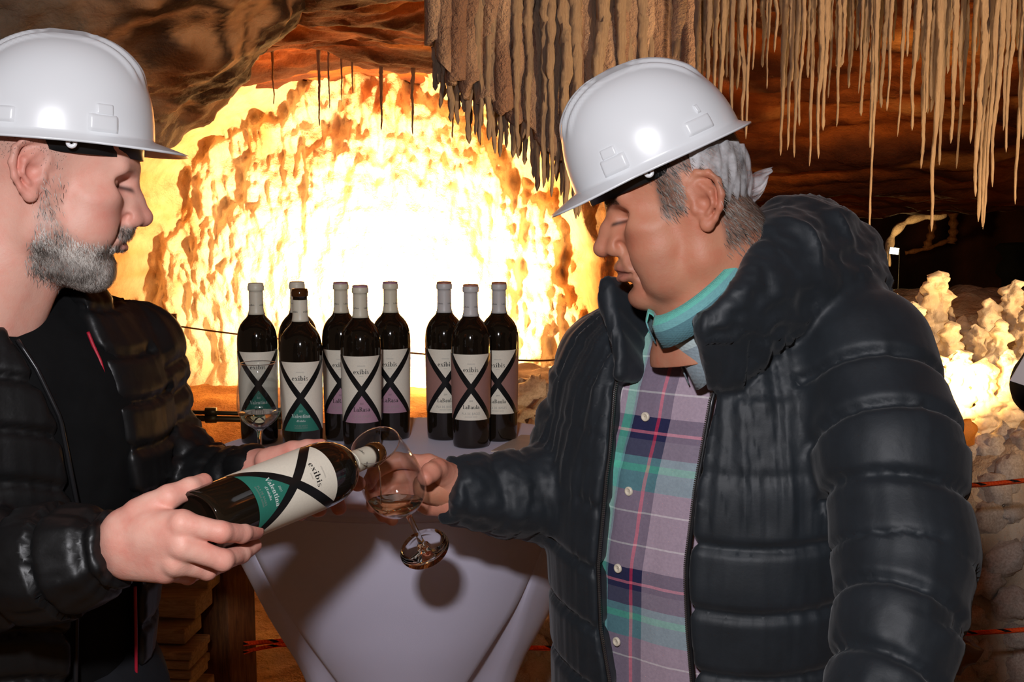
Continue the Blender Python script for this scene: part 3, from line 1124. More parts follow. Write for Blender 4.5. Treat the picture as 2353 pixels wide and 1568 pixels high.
def wine_fill(root, level):
    ins = [(max(.0003, r - TH), z) for r, z in GPROF[12:]]
    ins = [(.0004, .0860), (.005, .0864), (.0118, .0876)] + ins
    p = [(r - .00015, z + .0001) for r, z in ins if z < level]
    rl = float(np.interp(level, [z for r, z in ins], [r for r, z in ins])) - .00015
    p += [(rl, level), (rl * .6, level - .0002), (.0002, level - .0002)]
    mb = MB(); mb.lathe(p, 48); return mb.build('wine', M_WINE, root)


g1 = tag(wine_glass(), 'wine glass with a little white wine standing on the table before a green label', 'glass')
wine_fill(g1, .112)
_p = PD(606, 1052, 2.03)
g1.location = ((606 - CX) / FPX * 2.03, 1.965, TABZ + .0005)
g2 = tag(wine_glass(), 'tilted wine glass held in the hand, with wine being poured into it', 'glass')
GF, GR = PD(976, 1263, 1.560), PD(870, 1040, 1.435)
_ax = (GR - GF).normalized()
_q = Vector((0, 0, 1)).rotation_difference(_ax)
MG = (_q.to_matrix() * 1.06).to_4x4(); MG.translation = GF
g2.matrix_world = MG
print('glass len', (GR - GF).length)
# wine pooled at the low side of the tilted bowl: level surface cut through the inside of the bowl
def curve3_(p): return p
def tilted_wine():
    ins = [(.0004, .0862), (.006, .0866), (.0118, .0878)] + [(max(.0003, r - TH), z) for r, z in GPROF[12:]]
    bm = bmesh.new()
    mb = MB(); mb.lathe([(max(.0003, r - .0002), z) for r, z in ins], 48)
    vs = [bm.verts.new(MG @ Vector(v)) for v in mb.V]
    for f in mb.F: bm.faces.new([vs[i] for i in f])
    low = min((v.co.z for v in bm.verts))
    lev = low + .0225
    r = bmesh.ops.bisect_plane(bm, geom=list(bm.verts) + list(bm.edges) + list(bm.faces), plane_co=(0, 0, lev), plane_no=(0, 0, 1), clear_outer=True)
    ed = [e for e in r['geom_cut'] if isinstance(e, bmesh.types.BMEdge)]
    if ed: bmesh.ops.contextual_create(bm, geom=ed)
    bmesh.ops.transform(bm, matrix=MG.inverted(), verts=list(bm.verts))
    me = bpy.data.meshes.new('wine')
    bm.to_mesh(me); bm.free()
    me.materials.append(M_WINE)
    me.polygons.foreach_set('use_smooth', [True] * len(me.polygons))
    o = bpy.data.objects.new('wine', me); COL.objects.link(o); o.parent = g2
tilted_wine()
# last thread of wine running from the mouth
_m = HB1 + Vector((0, 0, -.014))
mb = MB(); mb.tube([MG.inverted() @ p for p in curve3_([_m, _m + Vector((.003, -.002, -.012)), _m + Vector((.004, -.004, -.03)), _m + Vector((.004, -.006, -.052))])], .0008, 6)
mb.build('wine_thread', M_WINE, g2)

# flat beige sheet lying at the right of the table top
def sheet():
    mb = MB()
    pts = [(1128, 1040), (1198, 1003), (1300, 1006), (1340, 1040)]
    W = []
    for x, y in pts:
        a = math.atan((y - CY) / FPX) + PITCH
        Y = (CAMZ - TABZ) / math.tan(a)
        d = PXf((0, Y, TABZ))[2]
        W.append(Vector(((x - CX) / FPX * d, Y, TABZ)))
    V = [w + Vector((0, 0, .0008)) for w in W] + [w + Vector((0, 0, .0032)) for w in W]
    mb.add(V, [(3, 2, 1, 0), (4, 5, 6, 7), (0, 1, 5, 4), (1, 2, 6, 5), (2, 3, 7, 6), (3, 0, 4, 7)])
    return mb.build('beige_sheet', plain('matte_beige', srgb(190, 170, 152), .7, var=.04))
tag(sheet(), 'flat beige sheet lying on the table beside the brown-labelled bottles', 'paper')
# ================================================================== SOFT SOLIDS (people and clothes)
def smin(a, b, k):
    if k <= 0: return np.minimum(a, b)
    h = np.maximum(k - np.abs(a - b), 0) / k
    return np.minimum(a, b) - h * h * k * 0.25


class SDF:
    def __init__(s, lo, hi, res):
        s.lo = np.array(lo, float); s.res = res
        n = np.ceil((np.array(hi, float) - s.lo) / res).astype(int) + 1
        s.ax = [s.lo[i] + res * np.arange(n[i]) for i in range(3)]
        s.D = np.full(n, 0.5, np.float32)

    def sl(s, lo, hi):
        out = []
        for i in range(3):
            a = max(0, int(math.floor((lo[i] - s.lo[i]) / s.res)))
            b = min(len(s.ax[i]), int(math.ceil((hi[i] - s.lo[i]) / s.res)) + 2)
            if b <= a: return None
            out.append(slice(a, b))
        return tuple(out)

    def xyz(s, sl):
        X = s.ax[0][sl[0]].astype(np.float32)[:, None, None]
        Y = s.ax[1][sl[1]].astype(np.float32)[None, :, None]
        Z = s.ax[2][sl[2]].astype(np.float32)[None, None, :]
        return X, Y, Z

    def op(s, lo, hi, fn, k, mode='add', pad=0.006):
        m = k + pad + 2 * s.res
        sl = s.sl(np.array(lo) - m, np.array(hi) + m)
        if sl is None: return
        d = fn(*s.xyz(sl)).astype(np.float32)
        if mode == 'add': s.D[sl] = smin(s.D[sl], d, k)
        elif mode == 'sub': s.D[sl] = -smin(-s.D[sl], d, k)
        elif mode == 'and': s.D[sl] = -smin(-s.D[sl], -d, k)

    def ell(s, c, r, k=0.01, R=None, mode='add', mirror=False, pad=0.006):
        c = np.array(c, float); r = np.array(r, float)
        def fn(X, Y, Z):
            x, y, z = X - c[0], Y - c[1], Z - c[2]
            if R is not None:
                x, y, z = (R[0][0] * x + R[1][0] * y + R[2][0] * z, R[0][1] * x + R[1][1] * y + R[2][1] * z, R[0][2] * x + R[1][2] * y + R[2][2] * z)
            k0 = np.sqrt((x / r[0]) ** 2 + (y / r[1]) ** 2 + (z / r[2]) ** 2)
            k1 = np.sqrt((x / r[0] ** 2) ** 2 + (y / r[1] ** 2) ** 2 + (z / r[2] ** 2) ** 2) + 1e-6
            return k0 * (k0 - 1) / k1
        m = r if R is None else np.array([r.max()] * 3)
        s.op(c - m, c + m, fn, k, mode, pad)
        if mirror:
            R2_ = None if R is None else [[R[0][0], -R[0][1], R[0][2]], [-R[1][0], R[1][1], -R[1][2]], [R[2][0], -R[2][1], R[2][2]]]
            s.ell((c[0], -c[1], c[2]), r, k, R2_, mode, False, pad)

    def cone(s, a, b, ra, rb, k=0.01, mode='add', mirror=False, sc=None, quilt=None, pad=0.006):
        """round cone a->b; sc: (axis vec, factor) squash; quilt(t, X, Y, Z) added to the radius"""
        a = np.array(a, float); b = np.array(b, float)
        ba = b - a; L2 = float(ba @ ba) + 1e-12
        def fn(X, Y, Z):
            x, y, z = X - a[0], Y - a[1], Z - a[2]
            t = np.clip((x * ba[0] + y * ba[1] + z * ba[2]) / L2, 0, 1)
            x, y, z = x - t * ba[0], y - t * ba[1], z - t * ba[2]
            if sc is not None:
                n, f = sc
                q = (x * n[0] + y * n[1] + z * n[2]) * (1 / f - 1)
                x, y, z = x + q * n[0], y + q * n[1], z + q * n[2]
            r = ra + (rb - ra) * t
            if quilt is not None: r = r + quilt(t, X, Y, Z)
            return np.sqrt(x * x + y * y + z * z) - r
        m = max(ra, rb) + (0.03 if quilt is not None else 0)
        s.op(np.minimum(a, b) - m, np.maximum(a, b) + m, fn, k, mode, pad)
        if mirror:
            s.cone((a[0], -a[1], a[2]), (b[0], -b[1], b[2]), ra, rb, k, mode, False, sc, quilt, pad)

    def chain(s, pts, rads, k=0.008, mode='add', mirror=False, **kw):
        for i in range(len(pts) - 1):
            s.cone(pts[i], pts[i + 1], rads[i], rads[i + 1], k, mode, mirror, **kw)

    def all(s, fn, mode='set'):
        sl = (slice(None),) * 3
        s.D = fn(s.D, *s.xyz(sl)).astype(np.float32)

    def mesh(s):
        D = s.D
        D[0], D[-1], D[:, 0], D[:, -1], D[:, :, 0], D[:, :, -1] = .05, .05, .05, .05, .05, .05
        ins = D < 0
        nx, ny, nz = D.shape
        cnt = np.zeros((nx - 1, ny - 1, nz - 1), np.uint8)
        for i in (0, 1):
            for j in (0, 1):
                for k in (0, 1):
                    cnt += ins[i:nx - 1 + i, j:ny - 1 + j, k:nz - 1 + k]
        act = (cnt > 0) & (cnt < 8)
        I = np.argwhere(act)
        vid = np.full(act.shape, -1, np.int64)
        vid[act] = np.arange(len(I))
        acc = np.zeros((len(I), 3)); n = np.zeros(len(I))
        cor = [(i, j, k) for i in (0, 1) for j in (0, 1) for k in (0, 1)]
        val = {c: D[I[:, 0] + c[0], I[:, 1] + c[1], I[:, 2] + c[2]].astype(float) for c in cor}
        for c in cor:
            for axx in range(3):
                if c[axx] == 1: continue
                e = list(c); e[axx] = 1; e = tuple(e)
                v0, v1 = val[c], val[e]
                m = (v0 < 0) != (v1 < 0)
                t = np.where(m, v0 / np.where(m, v0 - v1, 1), 0)
                p = np.array(c, float)[None].repeat(len(I), 0)
                p[:, axx] += t
                acc[m] += p[m]; n[m] += 1
        V = s.lo[None] + (I + acc / np.maximum(n, 1)[:, None]) * s.res
        F = []
        for axx in range(3):
            o1, o2 = (axx + 1) % 3, (axx + 2) % 3
            A = np.take(ins, range(0, ins.shape[axx] - 1), axx); B = np.take(ins, range(1, ins.shape[axx]), axx)
            E = np.argwhere(A != B)
            E = E[(E[:, o1] > 0) & (E[:, o2] > 0) & (E[:, o1] < ins.shape[o1] - 1) & (E[:, o2] < ins.shape[o2] - 1)]
            st = A[E[:, 0], E[:, 1], E[:, 2]]
            def g(d1, d2):
                q = E.copy(); q[:, o1] -= d1; q[:, o2] -= d2
                return vid[q[:, 0], q[:, 1], q[:, 2]]
            f = np.stack([g(1, 1), g(0, 1), g(0, 0), g(1, 0)], 1)
            f[~st] = f[~st][:, ::-1]
            F.append(f)
        F = np.concatenate(F)
        F = F[(F >= 0).all(1)]
        return V, F


def smooth_mesh(V, F, it=2, lam=0.5):
    n = len(V)
    e = np.concatenate([F[:, [0, 1]], F[:, [1, 2]], F[:, [2, 3]], F[:, [3, 0]]])
    e = np.concatenate([e, e[:, ::-1]])
    deg = np.bincount(e[:, 0], minlength=n).astype(float)
    for _ in range(it):
        for l in (lam, -lam * 1.02):
            S = np.stack([np.bincount(e[:, 0], weights=V[e[:, 1], i], minlength=n) for i in range(3)], 1)
            V = V + l * (S / np.maximum(deg, 1)[:, None] - V)
    return V


def vnormals(V, F):
    a, b, c, d = (V[F[:, i]] for i in range(4))
    fn = np.cross(c - a, d - b)
    N = np.zeros_like(V)
    for i in range(4):
        for k in range(3):
            N[:, k] += np.bincount(F[:, i], weights=fn[:, k], minlength=len(V))
    return N / (np.linalg.norm(N, axis=1)[:, None] + 1e-12)


def rot_axes(yaw=0, pitch=0, roll=0):
    """columns: local x (forward), y (left), z (up) in world. yaw about Z, pitch down positive, roll about forward"""
    M = Matrix.Rotation(yaw, 3, 'Z') @ Matrix.Rotation(pitch, 3, 'Y') @ Matrix.Rotation(roll, 3, 'X')
    return M


# ------------------------------------------------------------------ skin
def skin_mat():
    t = NT('skin')
    a = t.n('ShaderNodeAttribute', attribute_name='Col').outputs['Color']
    n = t.noise(45, 5, 0.6)
    n2 = t.noise(380, 3, 0.6)
    red = t.mix(1.0, a, (1.0, 0.80, 0.78, 1), 'MULTIPLY')
    c = t.mix(t.ramp(n, [(0.42, (0, 0, 0)), (0.70, (0.8, 0.8, 0.8))]), a, red)
    h = t.math('ADD', t.math('ADD', t.math('MULTIPLY', n2, 0.6), t.math('MULTIPLY', t.noise(90, 4, 0.6), 1.6)), t.math('MULTIPLY', t.noise(1100, 2), 0.4))
    t.set(color=c, rough=0.50, spec=0.38, sss=0.10, normal=t.bump(h, 0.22, 0.0014))
    t.b.inputs['Subsurface Radius'].default_value = (0.008, 0.003, 0.0015)
    t.b.inputs['Subsurface Scale'].default_value = 0.5
    return t.m


M_SKIN = skin_mat()


def gauss(P, c, s):
    s = np.array(s, float) if np.ndim(s) else np.array([s, s, s], float)
    return np.exp(-(((P - np.array(c)) / s) ** 2).sum(1))


def build_head(o):
    """canonical head: x forward, y left, z up, origin midway between the ear openings"""
    S = SDF((-.125, -.112, -.19), (.145, .112, .125), o.get('res', .0017))
    g = o.get
    # skull and face masses
    S.ell((-.006 + .098 - .098 * g('skull', 1), 0, .045), (.098 * g('skull', 1), .079, .090), 0)
    S.ell((.048, 0, .045), (.048, .064, .055), .02)
    S.ell((.040, 0, -.022), (.054, .062 * g('wide', 1), .078), .02)
    S.ell((.052, .040, -.045), (.036, .027 * g('cheek', 1), .040), .02, mirror=True)        # cheeks
    S.ell((.060, .047, -.006), (.026, .020, .017), .018, mirror=True)        # cheek bones
    mf = g('mouthf', 0.0)
    S.ell((.074 + mf, 0, -.052 + g('mouthz', 0)), (.027, .032, .028), .016)                         # mouth barrel
    S.cone((.000, .056, -.012), (.004, .052, -.062), .020, .018, .018, mirror=True)
    ch = g('chin', 0.0)
    S.cone((.004, .052, -.062), (.072 + ch, .014, -.097), .018, .016, .018, mirror=True)
    S.ell((.080 + ch, 0, -.097), (.018, .023, .016), .012)                         # chin
    S.ell((.040, 0, -.082), (.045, .042, .028 * g('jowl', 1)), .02)
    # neck (goes to a given point)
    nb = g('neck', (-.06, 0, -.185))
    S.cone((-.022, 0, -.045), nb, .056 * g('neckw', 1), .060 * g('neckw', 1), .02)
    S.cone((.016, 0, -.105), (nb[0] + .045, 0, nb[2]), .022, .028, .02)      # throat
    # brow
    S.cone((.090, .012, .030), (.080, .044, .031), .0105, .010, .014, mirror=True)
    S.ell((.090, 0, .030), (.010, .020, .012), .012)
    # sockets, eyes, lids
    ez = g('eyez', 0.0)
    S.ell((.092, .032, .012 + ez), (.020, .018, .0110), .012, mode='sub', mirror=True)
    S.ell((.0672, .0335, .0120 + ez), (.0132, .0155, .0128), .004, mirror=True)
    S.cone((.0780, .019, .0185 + ez), (.0665, .047, .0190 + ez), .0045, .0040, .005, mirror=True)   # upper lid fold
    S.cone((.0790, .021, .0020 + ez), (.0690, .045, .0015 + ez), .0035, .0035, .006, mirror=True)    # lower lid bag
    # nose
    nl = g('nose', 1.0); nd = g('nosedrop', 0.0)
    S.cone((.0900, 0, .022), (.1050 * nl, 0, -.004), .0078, .0085, .012)
    S.cone((.1050 * nl, 0, -.004), (.1165 * nl, 0, -.021 - nd), .0090, .0105, .010)
    S.ell((.1150 * nl, 0, -.0235 - nd), (.0125, .0120, .0100), .008)
    S.ell((.1030, .0140, -.0285 - nd * .6), (.0125, .0080, .0090), .007, mirror=True)
    S.cone((.0910, .006, .010), (.0985, .013, -.020), .008, .010, .014, mirror=True)
    S.ell((.1080 * nl, .0072, -.0370 - nd * .8), (.0055, .0032, .0034), .003, mode='sub', mirror=True)
    # lips
    mz = -.0565 + g('mouthz', 0)
    S.chain([(.0985 + mf, 0, mz + .0065), (.0955 + mf, .010, mz + .0062), (.0865 + mf * .6, .024, mz + .001)], [.0058, .0056, .0030], .006, mirror=True)
    S.chain([(.0975 + mf, 0, mz - .0070), (.0945 + mf, .010, mz - .0066), (.0860 + mf * .6, .022, mz - .001)], [.0066, .0060, .0030], .006, mirror=True)
    S.chain([(.1070 + mf, 0, mz), (.1010 + mf, .012, mz - .0004), (.0885 + mf * .6, .0275, mz - .003)], [.0030, .0026, .0018], .0035, mode='sub', mirror=True)
    S.ell((.094 + mf, 0, mz - .0185), (.009, .018, .0045), .010, mode='sub')           # below the lip
    # nose-to-mouth fold and cheek line
    fd = g('fold', 1.0)
    S.chain([(.0985, .0215, -.0245), (.0905, .0315, -.043), (.0845, .0365, -.066)], [.0020 * fd, .0030 * fd, .0020 * fd], .009, mode='sub', mirror=True)
    if g('jowlline'): S.chain([(.0800, .0330, -.070), (.0760, .0320, -.088)], [.0026, .0020], .010, mode='sub', mirror=True); S.ell((.050, .044, -.076), (.026, .020, .024), .016, mirror=True)
    # temples and under the cheek bone
    S.ell((.060, .080, .022), (.026, .014, .022), .02, mode='sub', mirror=True)
    # ear
    fl = g('flare', .40)
    def E(x, z, dy=0): return (x * 1.06, .0765 - x * fl + dy - max(0, z) * .05, z * 1.08 + .002 + g('earz', 0.0))
    base = [(-.004, .014), (-.013, .022), (-.020, .008), (-.012, -.006)]
    for (x, z) in base: S.ell(E(x, z, -.004), (.012, .0045, .013), .006, mirror=True)
    hel = [(.000, .006), (.004, .018), (.001, .029), (-.009, .0365), (-.021, .034), (-.0295, .023), (-.0305, .008), (-.026, -.006), (-.018, -.017), (-.009, -.024)]
    S.chain([E(x, z) for x, z in hel], [.0030, .0034, .0038, .0042, .0044, .0044, .0042, .0038, .0036, .0036], .0035, mirror=True)
    S.ell(E(-.0085, -.0215), (.0085, .0045, .0085), .006, mirror=True)
    S.chain([E(-.010, .024, .000), (E(-.019, .013, .001)), E(-.0185, .001, .001), E(-.012, -.010, .001)], [.0028, .0036, .0036, .0030], .004, mirror=True)
    S.ell(E(-.0095, .003, .004), (.0075, .0065, .0085), .004, mode='sub', mirror=True)
    S.ell(E(-.020, .0245, .005), (.0055, .0035, .0065), .004, mode='sub', mirror=True)
    S.ell(E(.0012, -.002, .001), (.0045, .0035, .0060), .004, mirror=True)
    if g('beard'):
        # body of the trimmed beard
        S.cone((.022, .060, -.052), (.074, .026, -.094), .010, .014, .02, mirror=True)
        S.ell((.072 + ch, 0, -.104), (.024, .032, .018), .016)
        S.ell((.044, .026, -.100), (.030, .022, .014), .02, mirror=True)
        S.chain([(.1005, 0, -.040), (.096, .014, -.044), (.084, .029, -.062)], [.0068, .0072, .0055], .008, mirror=True)
    V, F = S.mesh()
    V = smooth_mesh(V, F, 2)
    return V, F


def head_colours(P, o):
    """pigment of the skin: redder nose, ears, cheeks; lips; lashes; brows"""
    b = np.array(o['skin'])
    ya = np.abs(P[:, 1]); Q = np.stack([P[:, 0], ya, P[:, 2]], 1)
    c = b[None].repeat(len(P), 0)
    def tint(w, col):
        nonlocal c
        w = np.clip(w, 0, 1)[:, None]
        c = c * (1 - w) + np.array(col)[None] * w
    red = np.array(o['red'])
    tint(0.75 * gauss(Q, (.112, 0, -.024), (.016, .018, .014)), red)
    tint(0.55 * gauss(Q, (.070, .045, -.022), (.024, .024, .020)), red)
    tint(0.50 * gauss(Q, (-.016, .086, .004), (.028, .022, .034)), red)
    mz = -.0565 + o.get('mouthz', 0)
    lip = np.exp(-((Q[:, 2] - mz) / .0095) ** 4) * sstep(.027, .021, Q[:, 1]) * sstep(.078, .084, Q[:, 0])
    tint(o.get('lipw', .75) * lip, o['lip'])
    tint(0.9 * np.exp(-((Q[:, 2] - mz) / .0016) ** 2) * sstep(.028, .022, Q[:, 1]) * sstep(.078, .086, Q[:, 0]), (.10, .03, .025))
    # closed-down lids: lash line
    lash = np.exp(-((Q[:, 2] - (.0085 + o.get('eyez', 0) - .10 * np.abs(Q[:, 1] - .031))) / o.get('lash', .0027)) ** 2) * sstep(.014, .018, Q[:, 1]) * sstep(.047, .043, Q[:, 1]) * sstep(.058, .064, Q[:, 0])
    tint(0.92 * lash, (.03, .018, .014))
    tint(0.45 * gauss(Q, (.080, .032, .002), (.012, .014, .006)), red * .8)
    if 'brow' in o:
        bz = .0335 + o.get('browz', 0) - .10 * np.abs(Q[:, 1] - .028)
        bw = np.exp(-((Q[:, 2] - bz) / .0052) ** 4) * sstep(.006, .011, Q[:, 1]) * sstep(.054, .044, Q[:, 1]) * sstep(.06, .07, Q[:, 0])
        tint(o.get('browk', .8) * bw * (0.75 + 0.5 * noise(P * 700)), o['brow'])
    for f in o.get('extra', []): c = f(P, Q, c)
    return c


def strands(P, N, D, length, width, col, name, m, parent, loc=None, curl=0.3, seed=0, lift=0.35):
    """short hairs as thin curved blades rooted at P, leaning along D"""
    rs = np.random.RandomState(seed)
    n = len(P)
    D = D + curl * rs.normal(size=(n, 3))
    D = D - N * (D * N).sum(1)[:, None]
    D /= np.linalg.norm(D, axis=1)[:, None] + 1e-9
    L = length * rs.uniform(.6, 1.25, size=n)[:, None]
    side = np.cross(N, D); side /= np.linalg.norm(side, axis=1)[:, None] + 1e-9
    w = width * rs.uniform(.7, 1.3, size=n)[:, None]
    p0 = P - N * .0008
    p1 = P + D * L * .5 + N * L * lift * .55
    p2 = P + D * L * .98 + N * L * lift * .70
    V = np.concatenate([p0 - side * w, p0 + side * w, p1 - side * w * .8, p1 + side * w * .8, p2])
    i = np.arange(n)
    F = [tuple(q) for q in np.stack([i, i + n, i + 3 * n, i + 2 * n], 1).tolist()] + [tuple(q) for q in np.stack([i + 2 * n, i + 3 * n, i + 4 * n], 1).tolist()]
    C = np.concatenate([col] * 5)
    o = mesh(name, V, F, m, parent, col=C, loc=loc)
    tag(o, kind='stuff')
    return o


def hair_mat():
    t = NT('hair')
    a = t.n('ShaderNodeAttribute', attribute_name='Col').outputs['Color']
    n = t.noise(200, 2)
    t.set(color=t.mix(1.0, a, t.ramp(n, [(0.3, (.8, .8, .8)), (0.7, (1, 1, 1))]), 'MULTIPLY'), rough=0.5, spec=0.3)
    return t.m


M_HAIR = hair_mat()


def pick(V, F, w, n, seed=0):
    """n random surface points, density by face weight w(P)"""
    rs = np.random.RandomState(seed)
    a, b, c, d = (V[F[:, i]] for i in range(4))
    fn = np.cross(c - a, d - b)
    ar = np.linalg.norm(fn, axis=1)
    cen = (a + b + c + d) / 4
    p = ar * w(cen)
    p = p / p.sum()
    k = rs.choice(len(F), size=n, p=p)
    u, v = rs.uniform(size=(2, n, 1))
    P = (a[k] * (1 - u) + b[k] * u) * (1 - v) + (d[k] * (1 - u) + c[k] * u) * v
    N = fn[k] / (ar[k][:, None] + 1e-12)
    return P, N
# ================================================================== PEOPLE
def to_np(M): return np.array([[M[i][j] for j in range(3)] for i in range(3)])


class Frame:
    """torso frame standing on the floor: x forward, y left, z up"""
    def __init__(s, c, yaw):
        s.c = Vector((c[0], c[1], 0)); s.yaw = yaw
        s.M = Matrix.Rotation(yaw, 3, 'Z'); s.Mi = s.M.transposed()

    def L(s, p): return tuple(s.Mi @ (Vector(p) - s.c))
    def px(s, x, y, d): return s.L(PD(x, y, d))
    def W(s, V): return V @ to_np(s.M).T       # without the translation (object location carries it)


def torso_sdf(S, tab, k=0.03, grow=0.0, sq=2.3):
    """tab rows: z, xc, back half-depth, front half-depth, half-width"""
    T = np.array(tab, float)
    def fn(X, Y, Z):
        z = Z[0, 0]
        g = lambda i: np.interp(z, T[:, 0], T[:, i])[None, None].astype(np.float32)
        x = X - g(1)
        bx = np.where(x > 0, g(3), g(2)) + grow
        by = g(4) + grow
        q = ((np.abs(x) / bx) ** sq + (np.abs(Y) / by) ** sq) ** (1 / sq)
        d = (q - 1) * np.minimum(bx, by)
        return np.maximum(d, np.maximum(T[0, 0] - Z, Z - T[-1, 0]))
    sl = (slice(None),) * 3
    d = fn(*S.xyz(sl)).astype(np.float32)
    S.D = smin(S.D, d, k)


def surf_x(tab, y, z, grow=0.0, sq=2.3):
    """forward surface x of the torso at (y,z)"""
    T = np.array(tab, float)
    g = lambda i: np.interp(z, T[:, 0], T[:, i])
    q = np.clip(1 - (np.abs(y) / (g(4) + grow)) ** sq, 0, 1) ** (1 / sq)
    return g(1) + (g(3) + grow) * q


def carve(S, zs, yl, yr, x0, depth_fn=None, k=0.01):
    """remove the open front of a jacket between yl(z) and yr(z)"""
    def f(D, X, Y, Z):
        z = Z[0, 0]
        a = np.interp(z, zs, yl)[None, None].astype(np.float32); b = np.interp(z, zs, yr)[None, None].astype(np.float32)
        d = np.maximum(np.maximum(a - Y, Y - b), x0 - X)
        return -smin(-D, d, k)
    S.all(f)


def arm_param(P, pts, rads):
    """distance to a limb, arc length along it, angle around it"""
    pts = np.array(pts, float)
    best = np.full(len(P), 9.0); s = np.zeros(len(P)); acc = 0.0; ang = np.zeros(len(P))
    for i in range(len(pts) - 1):
        a, b = pts[i], pts[i + 1]
        ba = b - a; L = np.linalg.norm(ba)
        t = np.clip((P - a) @ ba / L ** 2, 0, 1)
        q = P - a - t[:, None] * ba
        d = np.linalg.norm(q, axis=1) - (rads[i] + (rads[i + 1] - rads[i]) * t)
        u = np.cross(ba / L, [0.15, 0.98, 0.1]); u /= np.linalg.norm(u); v = np.cross(ba / L, u)
        m = d < best
        best[m] = d[m]; s[m] = acc + t[m] * L; ang[m] = np.arctan2(q @ v, q @ u)[m]
        acc += L
    return best, s, ang


def cuff_cut(S, limb, at, rad=.14):
    """end a sleeve flat, square to the limb"""
    d = np.array(limb[-1]) - np.array(limb[-2]); d /= np.linalg.norm(d); at = np.array(at)
    def f(D, X, Y, Z):
        x, y, z = X - at[0], Y - at[1], Z - at[2]
        pl = x * d[0] + y * d[1] + z * d[2]
        near = (x * x + y * y + z * z) < rad * rad
        return np.where(near, -smin(-D, -pl, .010), D)
    S.all(f)


def groove(x, seams, w):
    d = np.min(np.abs(x[:, None] - np.array(seams)[None]), 1)
    return np.exp(-(d / w) ** 2), d


def hand_sdf(S, fingers, palm, r_f=.0098):
    """fingers: list of (points, radii); palm: list of (a, b, ra, rb)"""
    for a, b, ra, rb in palm: S.cone(a, b, ra, rb, .012)
    for pts, rads in fingers:
        T = SDF.__new__(SDF); T.lo, T.res, T.ax = S.lo, S.res, S.ax
        T.D = np.full(S.D.shape, .5, np.float32)
        T.chain(pts, rads, .0045)
        S.D = smin(S.D, T.D, .0050)


def grid_for(pts, pad, res):
    P = np.array([tuple(p) for p in pts], float)
    return SDF(P.min(0) - pad, P.max(0) + pad, res)


def hand_colours(P, base, red, tips=()):
    c = np.array(base)[None].repeat(len(P), 0)
    n = np.clip(0.5 + 1.2 * fbm(P * 38, 3), 0, 1)[:, None]
    c = c * (1 - .45 * n) + np.array(red)[None] * .45 * n
    for t, r in tips:
        w = np.exp(-(np.linalg.norm(P - np.array(tuple(t)), axis=1) / r) ** 4)[:, None]
        c = c * (1 - .55 * w) + np.array(red)[None] * .55 * w
    return c


def join(parts):
    V = []; F = []; C = []; n = 0
    for v, f, c in parts:
        V.append(v); F.append(f + n); C.append(c); n += len(v)
    return np.concatenate(V), np.concatenate(F), np.concatenate(C)


def cloth(name, c1, rough, bump=.25, bscale=500, spec=.4, sheen=.0, dist=.0006, fold=0.0):
    t = NT(name)
    n = t.noise(25, 4)
    h = t.noise(bscale, 3, .6)
    if fold: h = t.math('ADD', t.math('MULTIPLY', h, .4), t.math('MULTIPLY', t.noise(28, 4, .6, dist=.6), fold))
    c = tuple(c1[:3])
    t.set(color=t.ramp(n, [(.3, tuple(x * .8 for x in c) + (1,)), (.7, tuple(x * 1.15 for x in c) + (1,))]), rough=rough, spec=spec, sheen=sheen, normal=t.bump(h, bump, dist))
    return t.m


# ------------------------------------------------------------------ hard hat
def hat_mat():
    t = NT('white_hat_plastic')
    n = t.noise(160, 4, .6)
    t.set(color=t.ramp(t.noise(5, 3), [(.3, srgb(224, 227, 230)), (.7, srgb(232, 235, 237))]), rough=.26, spec=.5, coat=.25, coatr=.15, normal=t.bump(n, .03, .0005))
    return t.m


M_HAT = hat_mat()
M_BAND = plain('black_headband', (.012, .013, .014, 1), .35)
HA_F, HA_B, HW, HH = .121, .116, .104, .128


def hat_pt(phi, t, out=0.0):
    """t 0 rim .. 1 apex"""
    cx, sy = math.cos(phi), math.sin(phi)
    a = HA_F if cx > 0 else HA_B
    n = 2.15
    rr = ((abs(cx) / a) ** n + (abs(sy) / HW) ** n) ** (-1 / n)
    z = HH * t
    k = max(0.0, 1 - t ** 2.35) ** (1 / 2.35)
    r = rr * (k * (1 - 0.035 * t))
    x, y = r * cx, r * sy
    # crest ridges over the crown
    yy = abs(y)
    fade = max(0, min(1, (t - .50) / .22)); fade = fade * fade * (3 - 2 * fade)
    rid = 0.0
    for c, w, h in ((0.0, .0085, .0055), (.024, .0065, .0048), (.043, .0050, .0032)):
        rid += h * math.exp(-((yy - c) / w) ** 4)
    N = Vector((x / a ** 2, y / HW ** 2, z / HH ** 2 + 1e-6)).normalized()
    return Vector((x + .012 * t * t, y, z)) + N * (rid * fade + out)


